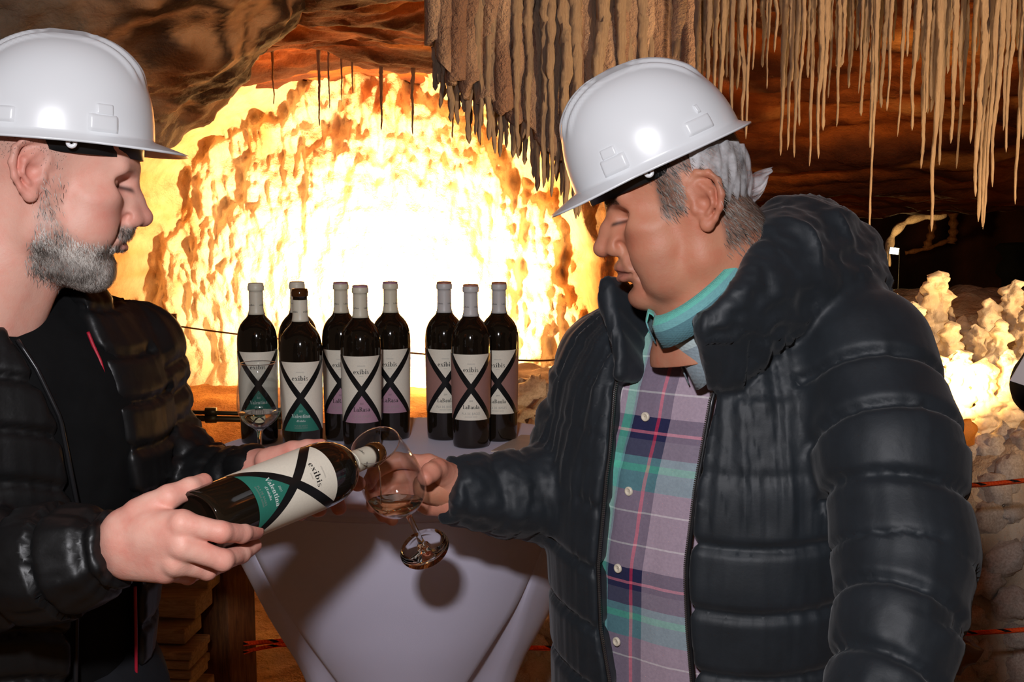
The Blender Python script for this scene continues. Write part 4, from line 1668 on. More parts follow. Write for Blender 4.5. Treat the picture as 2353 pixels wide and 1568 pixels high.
def hard_hat(M4, label):
    root = empty('hard_hat'); root.matrix_world = M4
    tag(root, label, 'hard hat', 'white hard hats')
    nphi = 144
    rows = []
    for t in list(np.linspace(1, .0, 46) ** 1.0):
        rows.append([hat_pt(2 * math.pi * i / nphi, float(t)) for i in range(nphi)])
    # brim: outward flare, long peak in front
    def brim(i, f):
        phi = 2 * math.pi * i / nphi
        p = hat_pt(phi, 0)
        c = math.cos(phi)
        front = max(0, (c - .30) / .70); front = front * front * (3 - 2 * front)
        back = max(0, (-c - .55) / .45)
        w = .0085 + .034 * front + .006 * back
        d = Vector((p.x * 1.0, p.y * .95, 0)).normalized()
        drop = -.003 - .004 * front
        return p + d * w * f + Vector((0, 0, -.006 * (1 - (1 - f) ** 2) + drop * f * f))
    for f in (.12, .3, .5, .7, .85, .96, 1.0):
        rows.append([brim(i, f) for i in range(nphi)])
    rows.append([p + Vector((0, 0, -.0028)) for p in rows[-1]])
    inner = [[brim(i, f) + Vector((0, 0, -.003)) for i in range(nphi)] for f in (.8, .3)]
    inner += [[hat_pt(2 * math.pi * i / nphi, float(t), -.003) for i in range(nphi)] for t in (.02, .25, .5, .75, .95)]
    rows += inner
    V = [p for r in rows for p in r]; F = []
    for a in range(len(rows) - 1):
        for i in range(nphi):
            j = (i + 1) % nphi
            F.append((a * nphi + i, (a + 1) * nphi + i, (a + 1) * nphi + j, a * nphi + j))
    sh = mesh('shell', V, F, M_HAT, root)
    # accessory slots on both sides
    def patch(phi0, phi1, t0, t1, h, name):
        nu, nv = 14, 8
        Vp = []; Fp = []
        for u in range(nu + 1):
            for v in range(nv + 1):
                ph = phi0 + (phi1 - phi0) * u / nu; tt = t0 + (t1 - t0) * v / nv
                eu = min(u, nu - u) / 1.2; ev = min(v, nv - v) / 1.2
                k = min(1, eu) * min(1, ev)
                Vp.append(hat_pt(ph, tt, -.001 + (h + .001) * (k ** .5)))
        for u in range(nu):
            for v in range(nv):
                a = u * (nv + 1) + v
                Fp.append((a, a + nv + 1, a + nv + 2, a + 1))
        return mesh(name, Vp, Fp, M_HAT, root)
    for sg in (-1, 1):
        patch(sg * R2(48), sg * R2(68), .02, .20, .0036, 'accessory_slot')
        patch(sg * R2(51), sg * R2(63), .18, .30, .0020, 'accessory_slot')
        patch(sg * R2(112), sg * R2(134), .04, .20, .0030, 'accessory_slot')
        patch(sg * R2(126), sg * R2(129), .22, .32, .0022, 'accessory_slot')
        # suspension rivet
        p = hat_pt(sg * R2(84), 0)
        mb = MB(); Mx = Matrix.Translation(p + Vector((.012, sg * -.004, -.013))) @ Matrix.Rotation(sg * -math.pi / 2, 4, 'X')
        mb.lathe([(.0016, .002), (.0030, .0032), (.0058, .0032), (.0066, .002), (.0066, -.003)], 20, Mx)
        mb.build('rivet', M_HAT, root)
    # headband
    pts = []
    V = []; F = []
    n = 72
    for i in range(n):
        phi = 2 * math.pi * i / n
        c = math.cos(phi)
        r = Vector((.107 * c + .001, .087 * math.sin(phi), 0))
        low = -.022 - .004 * max(0, c)
        side = abs(math.sin(phi))
        low = -.024 * (1 - .62 * max(0, (-c + .1))) if c < .35 else -.024
        for z in (.018, low):
            V.append(r + Vector((0, 0, z)))
        for z in (low, .018):
            V.append(r * .975 + Vector((0, 0, z)))
    for i in range(n):
        j = (i + 1) % n
        for k in range(4):
            F.append((i * 4 + k, j * 4 + k, j * 4 + (k + 1) % 4, i * 4 + (k + 1) % 4))
    mesh('headband', V, F, M_BAND, root)
    return root


def M4of(loc, yaw, pitch, roll=0, s=1.0):
    M = (rot_axes(yaw, pitch, roll) * s).to_4x4()
    M.translation = loc
    return M


def legs(fr, parent, m_tr, m_sh, ztop=.95, w=.10):
    S = SDF((-.24, -.24, .04), (.24, .24, ztop + .06), .011)
    for sg in (-1, 1):
        S.chain([(0, sg * .09, ztop - .05), (.015, sg * .105, .50), (-.01, sg * .11, .07)], [.105, .078, .062], .03)
    S.ell((0, 0, ztop - .06), (.13, .175, .11), .03)
    V, F = S.mesh()
    P = V.copy()
    N = vnormals(V, F)
    V = V + N * (.006 * fbm(P * np.array([18, 18, 9]), 3))[:, None]
    mesh('trousers', fr.W(V), F, m_tr, parent)
    for sg in (-1, 1):
        S = SDF((-.12, sg * .11 - .07, 0.0), (.22, sg * .11 + .07, .15), .007)
        S.chain([(-.06, sg * .11, .045), (.04, sg * .115, .042), (.14, sg * .12, .034)], [.040, .044, .034], .02)
        S.cone((-.045, sg * .11, .05), (-.03, sg * .11, .11), .042, .045, .02)
        S.all(lambda D, X, Y, Z: np.maximum(D, .004 - Z))
        V, F = S.mesh()
        mesh('shoe', fr.W(V), F, m_sh, parent)


def head_to_world(V, M4, base):
    A = np.array([[M4[i][j] for j in range(4)] for i in range(4)])
    return V @ A[:3, :3].T + A[:3, 3] - np.array([base.x, base.y, 0])


M_BLACK = cloth('black_cotton', (.0062, .0064, .0068), .9, .3, 700, .12, sheen=.0)
M_TROUS = cloth('dark_trousers', (.012, .013, .016), .8, .3, 400, .2)
M_SHOE = plain('black_shoe', (.015, .014, .013, 1), .5)

# ================================================================== the man pouring
FL = Frame((-.635, 1.44), R2(-30))
HL4 = M4of(PD(106, 413, 1.385), R2(19), R2(11.5), 0, 1.02)
skinL = srgb(233, 178, 158)[:3]; redL = srgb(206, 116, 102)[:3]


def beard_tint(P, Q, c):
    w = beardW(Q)
    g = np.clip(.5 + 1.1 * fbm(P * 160, 2), 0, 1)[:, None]
    col = np.array(srgb(86, 72, 62)[:3])[None] * (1 - g) + np.array(srgb(168, 156, 144)[:3])[None] * g
    w = w * np.clip(.55 + sstep(-.060, -.085, Q[:, 2]) * .45 + gauss(Q, (.10, 0, -.05), (.025, .04, .02)), 0, 1)
    c = c * (1 - .80 * w[:, None]) + col * .80 * w[:, None]
    # cropped hair on the side of the head
    h = hairWL(Q)[:, None] * (0.55 + .3 * noise(P * 500)[:, None])
    return c * (1 - h) + np.array(srgb(150, 128, 116)[:3])[None] * h


def beardW(Q):
    """Q: x, |y|, z"""
    line = np.interp(Q[:, 0], [.0, .012, .028, .045, .062, .085], [.012, -.018, -.046, -.058, -.062, -.058])   # cheek line falls towards the mouth
    low = sstep(line + .006, line - .010, Q[:, 2])
    side = sstep(.032, .020, Q[:, 0]) * sstep(.002, .010, Q[:, 0]) * sstep(.03, .0, Q[:, 2])   # sideburn
    w = np.maximum(low, side * .45)
    mous = np.exp(-((Q[:, 2] + .0445) / .0085) ** 4) * sstep(.078, .086, Q[:, 0]) * sstep(.036, .028, Q[:, 1])
    w = np.maximum(w, mous)
    lip = np.exp(-(((Q[:, 2] + .0600) / .0072) ** 4)) * sstep(.080, .087, Q[:, 0]) * sstep(.024, .018, Q[:, 1])
    w = w * (1 - lip)
    w = w * sstep(-.140, -.116, Q[:, 2] + .35 * (Q[:, 0] - .06).clip(-.08, 0)) * sstep(-.008, .010, Q[:, 0])
    return np.clip(w, 0, 1)


def hairWL(Q):
    return sstep(.030, .010, Q[:, 0]) * sstep(.004, .03, Q[:, 2]) * sstep(.098, .092, np.hypot(Q[:, 0] + .012, Q[:, 1] * 0) ) * (1 - gauss(Q, (-.016, .086, .008), (.030, .013, .034)))


oL = dict(skin=skinL, red=redL, lip=srgb(204, 134, 122)[:3], beard=True, brow=srgb(150, 112, 98)[:3], browk=.45, extra=[beard_tint], lipw=.55, neck=(-.052, 0, -.185), neckw=1.08, lash=.0036, nose=.99, cheek=1.06, chin=-.006)
VhL, FhL = build_head(oL)
ChL = head_colours(VhL, oL)
baseL = FL.c
headL = (head_to_world(VhL, HL4, baseL), FhL, ChL)


def world_hand(fingers, palm, base, skin, red, res=.0016):
    """fingers: [( [(px,py,d)...], [r...] )], palm likewise in pixels"""
    f2 = [([tuple(PD(*p)) for p in pts], rr) for pts, rr in fingers]
    p2 = [(tuple(PD(*a)), tuple(PD(*b)), ra, rb) for a, b, ra, rb in palm]
    allp = [p for pts, _ in f2 for p in pts] + [p for a, b, _, _ in p2 for p in (a, b)]
    S = grid_for(allp, .045, res)
    hand_sdf(S, f2, p2)
    V, F = S.mesh()
    V = smooth_mesh(V, F, 1)
    C = hand_colours(V, skin, red, [(pts[-1], .014) for pts, _ in f2] + [(pts[1], .010) for pts, _ in f2])
    return V - np.array([base.x, base.y, 0]), F, C


# near (right) hand round the foot of the bottle
near_hand = world_hand(
    [([(418, 1204, 1.160), (508, 1223, 1.172), (556, 1226, 1.203), (588, 1222, 1.232)], [.0128, .0108, .0100, .0086]),
     ([(420, 1256, 1.160), (512, 1288, 1.180), (553, 1274, 1.220), (584, 1254, 1.250)], [.0128, .0110, .0098, .0084]),
     ([(402, 1294, 1.168), (476, 1311, 1.200), (508, 1296, 1.255), (520, 1272, 1.300)], [.0120, .0102, .0092, .0082]),
     ([(380, 1313, 1.180), (432, 1324, 1.225), (462, 1312, 1.275), (478, 1292, 1.310)], [.0105, .0090, .0082, .0074]),
     ([(322, 1182, 1.190), (388, 1143, 1.190), (436, 1123, 1.205), (468, 1108, 1.225)], [.0180, .0130, .0114, .0096])],
    [((215, 1262, 1.220), (300, 1247, 1.200), .028, .0280), ((290, 1225, 1.190), (418, 1204, 1.166), .023, .0150), ((295, 1250, 1.190), (420, 1256, 1.166), .023, .0150),
     ((300, 1275, 1.195), (402, 1294, 1.174), .022, .0145), ((300, 1288, 1.200), (380, 1313, 1.184), .020, .0130), ((295, 1218, 1.195), (350, 1172, 1.192), .023, .0175), ((350, 1225, 1.180), (405, 1232, 1.168), .020, .015)],
    baseL, srgb(238, 184, 164)[:3], srgb(214, 128, 112)[:3])
# far (left) hand under the shoulder of the bottle
far_hand = world_hand(
    [([(672, 1066, 1.470), (745, 1078, 1.478), (795, 1098, 1.470), (822, 1112, 1.458)], [.0118, .0108, .0104, .0102]),
     ([(668, 1096, 1.480), (735, 1120, 1.480), (770, 1146, 1.455), (779, 1168, 1.430)], [.0118, .0108, .0100, .0094]),
     ([(660, 1120, 1.480), (705, 1150, 1.470), (728, 1170, 1.440), (735, 1172, 1.412)], [.0112, .0102, .0096, .0088]),
     ([(648, 1136, 1.470), (676, 1166, 1.455), (690, 1180, 1.430), (694, 1180, 1.41)], [.0100, .0092, .0086, .008]),
     ([(615, 1060, 1.455), (672, 1036, 1.445), (706, 1030, 1.440), (738, 1025, 1.435)], [.0165, .0120, .0105, .0090])],
    [((568, 1092, 1.505), (596, 1086, 1.495), .025, .026), ((592, 1072, 1.49), (672, 1066, 1.475), .021, .0135), ((592, 1088, 1.49), (668, 1096, 1.482), .021, .0135), ((592, 1102, 1.49), (660, 1120, 1.482), .020, .013),
     ((592, 1110, 1.49), (648, 1136, 1.475), .019, .012), ((590, 1075, 1.485), (630, 1056, 1.458), .021, .016)],
    baseL, srgb(232, 174, 154)[:3], srgb(206, 118, 104)[:3])

# jacket torso table: z, xc, back, front, half-width
TL_ = [(.70, -.005, .140, .115, .160), (.90, -.005, .138, .118, .165), (1.05, 0, .138, .130, .182), (1.20, .005, .138, .145, .212), (1.32, .008, .135, .135, .214), (1.38, .006, .125, .120, .205), (1.43, .0, .108, .100, .165), (1.47, -.004, .090, .084, .110), (1.51, -.004, .078, .076, .083)]
arL = [FL.L(Vector((-.775, 1.285, 1.385))), FL.L(Vector((-.80, 1.19, 1.13))), FL.px(-60, 1312, 1.25), FL.px(120, 1296, 1.225), FL.px(296, 1256, 1.200)]
arLr = [.072, .066, .064, .058, .045]
alL = [FL.L(Vector((-.525, 1.575, 1.375))), FL.px(352, 1010, 1.62), FL.px(470, 1105, 1.58), FL.px(582, 1086, 1.500)]
alLr = [.066, .058, .046, .037]


def inner_body(tab, limbs, fr, skin):
    S = SDF((-.30, -.36, .6), (.75, .42, 1.56), .012)
    torso_sdf(S, tab, .02, -.045)
    for pts, rr in limbs: S.chain(pts, [max(.02, r - .022) for r in rr], .02)
    V, F = S.mesh()
    return fr.W(V), F, np.array(skin)[None].repeat(len(V), 0)


inL = inner_body(TL_, [(arL, arLr), (alL, alLr)], FL, skinL)
V, F, C = join([headL, near_hand, far_hand, inL])
man_l = mesh('person', V, F, M_SKIN, col=C, loc=baseL)
tag(man_l, 'grey-bearded man in a black quilted jacket, tipping a wine bottle with both hands', 'person')

# beard and cropped hair
A4 = np.array([[HL4[i][j] for j in range(4)] for i in range(4)])
def grow(Vh, Fh, wfun, n, seed): return pick(Vh, Fh, lambda P: wfun(np.stack([P[:, 0], np.abs(P[:, 1]), P[:, 2]], 1)) ** 1.3 + 1e-9, n, seed)
P, N = grow(VhL, FhL, lambda Q: beardW(Q) * (.30 + .70 * np.clip(sstep(-.050, -.085, Q[:, 2]) + gauss(Q, (.10, 0, -.05), (.025, .04, .025)), 0, 1)), 15000, 1)
Dd = np.stack([np.full(len(P), .35) + 0 * P[:, 0], .1 * np.sign(P[:, 1]), np.full(len(P), -1.0)], 1)
Dd[P[:, 0] > .085, 0] = .1
rs = np.random.RandomState(4)
gg = np.clip(.52 + 1.0 * fbm(P * 55, 2) + .28 * rs.normal(size=len(P)), 0, 1)
QQ = np.stack([P[:, 0], np.abs(P[:, 1]), P[:, 2]], 1)
dark_m = np.clip(1.1 * gauss(QQ, (.10, 0, -.044), (.02, .03, .011)) + .9 * gauss(QQ, (.035, .045, -.100), (.035, .03, .016)) + .7 * gauss(QQ, (.092, .012, -.078), (.012, .014, .010)), 0, 1)
light_m = np.clip(.8 * gauss(QQ, (.045, .055, -.070), (.020, .03, .016)) + .9 * gauss(QQ, (.085, .012, -.105), (.018, .025, .016)), 0, 1)
gg = np.clip(gg * (1 - .75 * dark_m) + .38 * light_m, 0, 1)
colr = np.array(srgb(62, 52, 45)[:3])[None] * (1 - gg[:, None]) + np.array(srgb(224, 216, 206)[:3])[None] * gg[:, None]
Pw = head_to_world(P, HL4, baseL)
Rn = A4[:3, :3] / 1.02
strands(Pw, N @ Rn.T, Dd @ Rn.T, .0085, .00028, colr, 'beard', M_HAIR, man_l, seed=2, curl=.28, lift=.30)
P, N = grow(VhL, FhL, hairWL, 5000, 5)
colr = np.array(srgb(120, 104, 94)[:3])[None].repeat(len(P), 0) * np.random.RandomState(8).uniform(.6, 1.5, size=(len(P), 1))
strands(head_to_world(P, HL4, baseL), N @ Rn.T, (np.array([[-.3, 0, -1.0]]).repeat(len(P), 0)) @ Rn.T, .0030, .00022, colr, 'cropped_hair', M_HAIR, man_l, seed=3, curl=.4)
hatL = hard_hat(M4of(PD(128, 311, 1.385), R2(19), R2(4), R2(0), .96), 'white hard hat worn level by the bearded man')

# black T-shirt
S = SDF((-.16, -.20, .84), (.20, .20, 1.52), .006)
torso_sdf(S, TL_, .02, -.024)
S.ell((.075, 0, 1.30), (.055, .13, .10), .05)
S.all(lambda D, X, Y, Z: np.maximum(D, -(np.sqrt(((X + .0) / .082) ** 2 + (Y / .086) ** 2 + ((Z - 1.515) / .085) ** 2) - 1) * .08))
V, F = S.mesh()
N = vnormals(V, F)
V = V + N * (.006 * fbm(V * np.array([9, 12, 5]), 3))[:, None]
mesh('t_shirt', FL.W(V), F, M_BLACK, man_l)
# quilted jacket
S = SDF((-.20, -.36, .70), (.62, .42, 1.535), .0052)
torso_sdf(S, TL_, .02, 0)
zsL = [.70, .95, 1.05, 1.20, 1.32, 1.40, 1.46, 1.54]
ylL = [-.030, -.030, -.032, -.036, -.050, -.070, -.088, -.10]
yrL = [.105, .090, .080, .062, .042, .036, .036, .046]
S.chain(arL, arLr, .03)
cuff_cut(S, arL, FL.px(272, 1262, 1.203))
carve(S, zsL, ylL, yrL, .02, k=.012)
S.chain(alL, alLr, .025)
# stand-up collar
for sg in (-1, 1):
    S.chain([(.070, sg * .080, 1.430), (.030, sg * .092, 1.468), (-.045, sg * .088, 1.492), (-.085, sg * .03, 1.500), (-.088, 0, 1.50)], [.014, .0155, .0165, .017, .017], .014)
S.all(lambda D, X, Y, Z: np.maximum(D, -(np.sqrt(((X + .012) / .070) ** 2 + (Y / .074) ** 2) - 1) * .07 if False else D))
V, F = S.mesh()
V = smooth_mesh(V, F, 2)
N = vnormals(V, F)
da, sa, aa_ = arm_param(V, arL, arLr)
db, sb, ab_ = arm_param(V, alL, alLr)
isA = da < .016; isB = (db < .016) & ~isA
z = V[:, 2]
yy = np.arctan2(V[:, 1], V[:, 0] + .02)
slope = z + .11 * np.clip(np.abs(V[:, 1]) - .02, 0, .3) * -1 + .03 * np.sin(yy * 2)
seamT = np.arange(.72, 1.5, .062)
gT, dT = groove(slope, seamT, .0065)
gA, dA = groove(sa, np.arange(.02, 1.2, .058), .0075)
gB, dB = groove(sb, np.arange(.02, 1.0, .040), .0065)
wr = fbm(np.stack([yy * 11, z * 5, 0 * z], 1), 3)
wrA = fbm(np.stack([np.cos(aa_) * 2.2, np.sin(aa_) * 2.2, sa * 14], 1), 3)
wrB = fbm(np.stack([np.cos(ab_) * 2.0, np.sin(ab_) * 2.0, sb * 22], 1), 3)
disp = np.where(isA, -.010 * gA + .006 * wrA, np.where(isB, -.0055 * gB + .0065 * wrB, -.0085 * gT + .0045 * wr * (.5 + gT)))
V = V + N * disp[:, None]
M_JL = cloth('black_glossy_nylon', (.0068, .0070, .0074), .44, .35, 160, .40, dist=.0012, fold=.6)
mesh('jacket', FL.W(V), F, M_JL, man_l)
# red zip piping on the far front edge, and dark zip on the near edge
M_RED = plain('red_piping', srgb(178, 28, 52), .5)
zz = np.linspace(.86, 1.415, 50)
yr = np.interp(zz, zsL, yrL) - .004
for zz_a, zz_b in ((.84, 1.075), (1.335, 1.415)):
    q = np.linspace(zz_a, zz_b, 30); yq = np.interp(q, zsL, yrL) - .004
    mb = MB(); mb.tube([FL.M @ Vector((surf_x(TL_, y, z_) - .006, y - .003, z_)) for y, z_ in zip(yq, q)], .0023, 6)
    mb.build('zip_piping', M_RED, man_l)
M_ZIP = plain('black_zip', (.02, .02, .022, 1), .3, metal=.3)
yl = np.interp(zz, zsL, ylL) + .002
mb = MB(); mb.tube([FL.M @ Vector((surf_x(TL_, y, z_) - .004, y + .002, z_)) for y, z_ in zip(yl, zz)], .0030, 6)
mb.build('zip', M_ZIP, man_l)
# cuff of the near sleeve
legs(FL, man_l, M_TROUS, M_SHOE)
# ================================================================== the man holding out his glass
FR = Frame((.285, 1.56), R2(-123.5))
HRc = PD(1588, 477, 1.435)
HR4 = M4of(HRc, R2(175), R2(13), R2(0), 1.0)
baseR = FR.c
skinR = srgb(200, 138, 108)[:3]; redR = srgb(178, 98, 76)[:3]
TR_ = [(.70, 0, .160, .185, .225), (.95, 0, .160, .192, .232), (1.10, .005, .160, .192, .238), (1.22, .005, .160, .182, .240), (1.33, 0, .155, .165, .232), (1.39, -.005, .145, .140, .210), (1.43, -.010, .125, .115, .165), (1.47, -.015, .100, .090, .112), (1.51, -.02, .08, .075, .085)]


def on_front(tab, fr, px, py, grow=0.0):
    """(y, z) on the front of a torso that shows at a pixel"""
    y, z = 0.0, 1.2
    def f(y, z):
        w = fr.M @ Vector((float(surf_x(tab, y, z, grow)), y, z)) + fr.c
        a = PXf(w); return np.array([a[0] - px, a[1] - py])
    for _ in range(25):
        r = f(y, z); h = 1e-3
        J = np.stack([(f(y + h, z) - r) / h, (f(y, z + h) - r) / h], 1)
        st = np.linalg.solve(J, r)
        y -= float(np.clip(st[0], -.05, .05)); z -= float(np.clip(st[1], -.1, .1))
        y = float(np.clip(y, -.2, .2))
    return y, z


ringF, ringB = PD(1522, 768, 1.415), PD(1738, 556, 1.475)
ringC = (ringF + ringB) / 2
nbR = HR4.inverted() @ (ringC + Vector((0.0, 0.0, -.085)))


def hair_tint(P, Q, c):
    h = hairWR(Q)[:, None] * (.75 + .25 * noise(P * 400)[:, None])
    c = c * (1 - h) + np.array(srgb(86, 76, 68)[:3])[None] * h
    # shaved chin shadow
    w = (.30 * sstep(-.030, -.055, Q[:, 2]) * sstep(.03, .06, Q[:, 0]))[:, None]
    return c * (1 - w) + np.array(srgb(150, 106, 88)[:3])[None] * w


def hairWR(Q):
    burn = sstep(.046, .036, Q[:, 0]) * sstep(.008, .014, Q[:, 0]) * sstep(-.012, .004, Q[:, 2])
    back = sstep(-.022, -.034, Q[:, 0]) * sstep(-.072, -.050, Q[:, 2] + .3 * (Q[:, 0] + .03))
    top = sstep(.042, .050, Q[:, 2]) * sstep(.055, .045, Q[:, 0])
    ear = gauss(Q, (-.014, .090, .006), (.028, .016, .034))
    return np.clip(np.maximum(np.maximum(burn, back), top) * (1 - 1.2 * ear).clip(0, 1), 0, 1)


oR = dict(skin=skinR, red=redR, lip=srgb(176, 108, 96)[:3], brow=srgb(44, 34, 28)[:3], browk=.95, browz=-.002, lipw=.7, extra=[hair_tint], neck=tuple(nbR), neckw=1.16, jowl=1.16, cheek=1.10, wide=1.05, nose=1.03, nosedrop=.003, mouthz=-.005, mouthf=.006, skull=.86, eyez=-.006, earz=-.002, chin=.004, fold=1.45, jowlline=True)
VhR, FhR = build_head(oR)
ChR = head_colours(VhR, oR)
headR = (head_to_world(VhR, HR4, baseR), FhR, ChR)
glass_hand = world_hand(
    [([(985, 1066, 1.580), (912, 1058, 1.590), (862, 1084, 1.575), (846, 1112, 1.552)], [.0118, .0110, .0102, .0094]),
     ([(978, 1096, 1.590), (896, 1098, 1.606), (856, 1132, 1.590), (858, 1164, 1.560)], [.0120, .0112, .0102, .0094]),
     ([(972, 1124, 1.590), (900, 1134, 1.606), (868, 1166, 1.590), (880, 1186, 1.562)], [.0116, .0106, .0098, .0090]),
     ([(968, 1148, 1.585), (912, 1164, 1.596), (888, 1186, 1.580), (902, 1196, 1.560)], [.0104, .0094, .0086, .0080]),
     ([(1024, 1092, 1.545), (1004, 1078, 1.520), (990, 1086, 1.503), (978, 1098, 1.492)], [.0165, .0135, .0128, .0112])],
    [((1110, 1130, 1.60), (1038, 1122, 1.575), .031, .030), ((1036, 1100, 1.573), (985, 1066, 1.582), .022, .0140), ((1036, 1115, 1.575), (978, 1096, 1.590), .022, .0145), ((1036, 1130, 1.577), (972, 1124, 1.590), .021, .0140),
     ((1034, 1145, 1.577), (968, 1148, 1.586), .022, .0135), ((1040, 1105, 1.560), (1020, 1092, 1.545), .024, .0175), ((1030, 1155, 1.570), (985, 1160, 1.578), .020, .015)],
    baseR, srgb(222, 158, 132)[:3], srgb(198, 118, 98)[:3])
arR = [FR.px(1395, 838, 1.660), FR.px(1345, 1010, 1.690), FR.px(1310, 1128, 1.660), FR.px(1190, 1138, 1.615), FR.px(985, 1120, 1.553)]
arRr = [.075, .072, .066, .060, .046]
alR = [FR.px(1985, 815, 1.430), FR.px(2048, 1040, 1.350), FR.px(2078, 1270, 1.300), FR.px(2066, 1430, 1.250), FR.px(2030, 1620, 1.205), FR.px(2010, 1740, 1.19)]
alRr = [.086, .084, .078, .068, .060, .056]
inR = inner_body([(a, b, c, d, e) for a, b, c, d, e in TR_], [(arR, arRr), (alR, alRr)], FR, skinR)
# hidden left hand below the cuff
lh = [FR.px(2010, 1740, 1.19), FR.px(2000, 1830, 1.17)]
S = SDF(np.array(lh).min(0) - .12, np.array(lh).max(0) + .12, .004)
S.chain(lh, [.03, .028], .01)
for i in range(4):
    b = np.array(lh[1]) + np.array([-.024 + .016 * i, .0, -.02]); S.chain([b, b + np.array([.006, 0, -.035]), b + np.array([.020, 0, -.055 - .004 * (i in (1, 2))])], [.0105, .0095, .008], .004)
b = np.array(lh[0]) + np.array([.03, 0, -.02]); S.chain([b, b + np.array([.02, 0, -.03]), b + np.array([.025, 0, -.055])], [.012, .011, .009], .006)
v_, f_ = S.mesh()
hid = (FR.W(v_), f_, np.array(skinR)[None].repeat(len(v_), 0))
V, F, C = join([headR, glass_hand, inR, hid])
man_r = mesh('person', V, F, M_SKIN, col=C, loc=baseR)
tag(man_r, 'man in an open dark hooded jacket over a plaid shirt, holding out a wine glass', 'person')
B4 = np.array([[HR4[i][j] for j in range(4)] for i in range(4)]); RnR = B4[:3, :3]
P, N = grow(VhR, FhR, hairWR, 9000, 12)
rs = np.random.RandomState(14)
gg = np.clip(.40 + .9 * fbm(P * 45, 2) + .25 * rs.normal(size=len(P)), 0, 1)[:, None]
colr = np.array(srgb(46, 40, 36)[:3])[None] * (1 - gg) + np.array(srgb(176, 168, 158)[:3])[None] * gg
strands(head_to_world(P, HR4, baseR), N @ RnR.T, np.array([[-.55, 0, -1.0]]).repeat(len(P), 0) @ RnR.T, .0125, .00030, colr, 'hair', M_HAIR, man_r, seed=15, curl=.22, lift=.2)
# eyebrow hairs
def browW(Q):
    bz = .0315 - .10 * np.abs(Q[:, 1] - .028)
    return np.exp(-((Q[:, 2] - bz) / .0048) ** 4) * sstep(.006, .011, Q[:, 1]) * sstep(.052, .044, Q[:, 1]) * sstep(.06, .07, Q[:, 0])
P, N = grow(VhR, FhR, browW, 700, 21)
strands(head_to_world(P, HR4, baseR), N @ RnR.T, np.stack([-.4 + 0 * P[:, 0], np.sign(P[:, 1]), .1 + 0 * P[:, 0]], 1) @ RnR.T, .0075, .00030, np.array(srgb(40, 31, 26)[:3])[None].repeat(len(P), 0), 'eyebrow', M_HAIR, man_r, seed=22, curl=.2, lift=.3)
hatR = hard_hat(M4of(PD(1510, 360, 1.435), R2(175), R2(24.5), R2(-2), .94), 'white hard hat tipped forward over a hairnet on the man with the plaid shirt')

# ---- hairnet: thin gathered fabric behind the ear
def net_mat():
    t = NT('hairnet_fabric')
    n = t.noise(300, 3)
    n2 = t.noise(35, 3)
    t.set(color=(.86, .86, .88, 1), rough=.7, spec=.2, alpha=t.math('ADD', t.math('MULTIPLY', t.ramp(n2, [(.35, (0, 0, 0)), (.65, (1, 1, 1))]), .42), t.math('ADD', .04, t.math('MULTIPLY', n, .2))), normal=t.bump(n, .3, .0008))
    return t.m


M_NET = net_mat()
# cap over the back of the skull
U = np.linspace(R2(96), R2(264), 70); Tt = np.linspace(-.028, .050, 22)
V = []; F = []
for u in U:
    for z in Tt:
        cu, su = math.cos(u), math.sin(u)
        r = 1 + .022 * math.sin(u * 19 + z * 60 + 2 * math.sin(u * 5)) + .014 * math.sin(u * 41 - z * 90)
        k = math.sqrt(max(.05, 1 - ((z - .035) / .105) ** 2))
        zz_ = z + .018 * max(0, math.cos((u - R2(90)) * 1.0)) * 0 + (.016 if False else 0)
        V.append((.004 + .086 * k * r * cu, .082 * k * r * su, zz_ + .022 * abs(su) + .004))
nz = len(Tt)
for i in range(len(U) - 1):
    for j in range(nz - 1):
        F.append((i * nz + j, (i + 1) * nz + j, (i + 1) * nz + j + 1, i * nz + j + 1))
net = mesh('hairnet', head_to_world(np.array(V), HR4, baseR), F, M_NET, man_r)
# loose tail of the net
a0 = [PD(1600, 425, 1.37), PD(1640, 398, 1.40), PD(1690, 425, 1.44), PD(1735, 395, 1.455), PD(1778, 383, 1.46)]
a1 = [PD(1605, 440, 1.365), PD(1645, 448, 1.38), PD(1695, 452, 1.42), PD(1745, 440, 1.44), PD(1762, 418, 1.45)]
a2 = [PD(1640, 446, 1.372), PD(1670, 462, 1.40), PD(1705, 470, 1.43), PD(1728, 474, 1.44), PD(1748, 452, 1.45)]
def curve3(pts, n):
    P = np.array([tuple(p) for p in pts]); t = np.linspace(0, len(P) - 1, n)
    out = []
    for x in t:
        i = min(int(x), len(P) - 2); f = x - i
        p0, p1, p2, p3 = P[max(i - 1, 0)], P[i], P[i + 1], P[min(i + 2, len(P) - 1)]
        out.append(.5 * ((2 * p1) + (-p0 + p2) * f + (2 * p0 - 5 * p1 + 4 * p2 - p3) * f * f + (-p0 + 3 * p1 - 3 * p2 + p3) * f ** 3))
    return np.array(out)
rows = [curve3(a, 30) for a in (a0, a1, a2)]
V = []
for j in range(17):
    f = j / 16 * 2
    i = min(int(f), 1); g_ = f - i
    row = rows[i] * (1 - g_) + rows[i + 1] * g_
    row = row + np.array([0, 1, 0])[None] * (.006 * np.sin(np.linspace(0, 7, 30) + j * 1.3) + .004 * math.sin(j * 1.9))[:, None] * 1.0
    V += row.tolist()
F = [(j * 30 + i, j * 30 + i + 1, (j + 1) * 30 + i + 1, (j + 1) * 30 + i) for j in range(16) for i in range(29)]
V = np.array(V) - np.array([baseR.x, baseR.y, 0])
tail = mesh('hairnet_tail', V, F, M_NET, net)

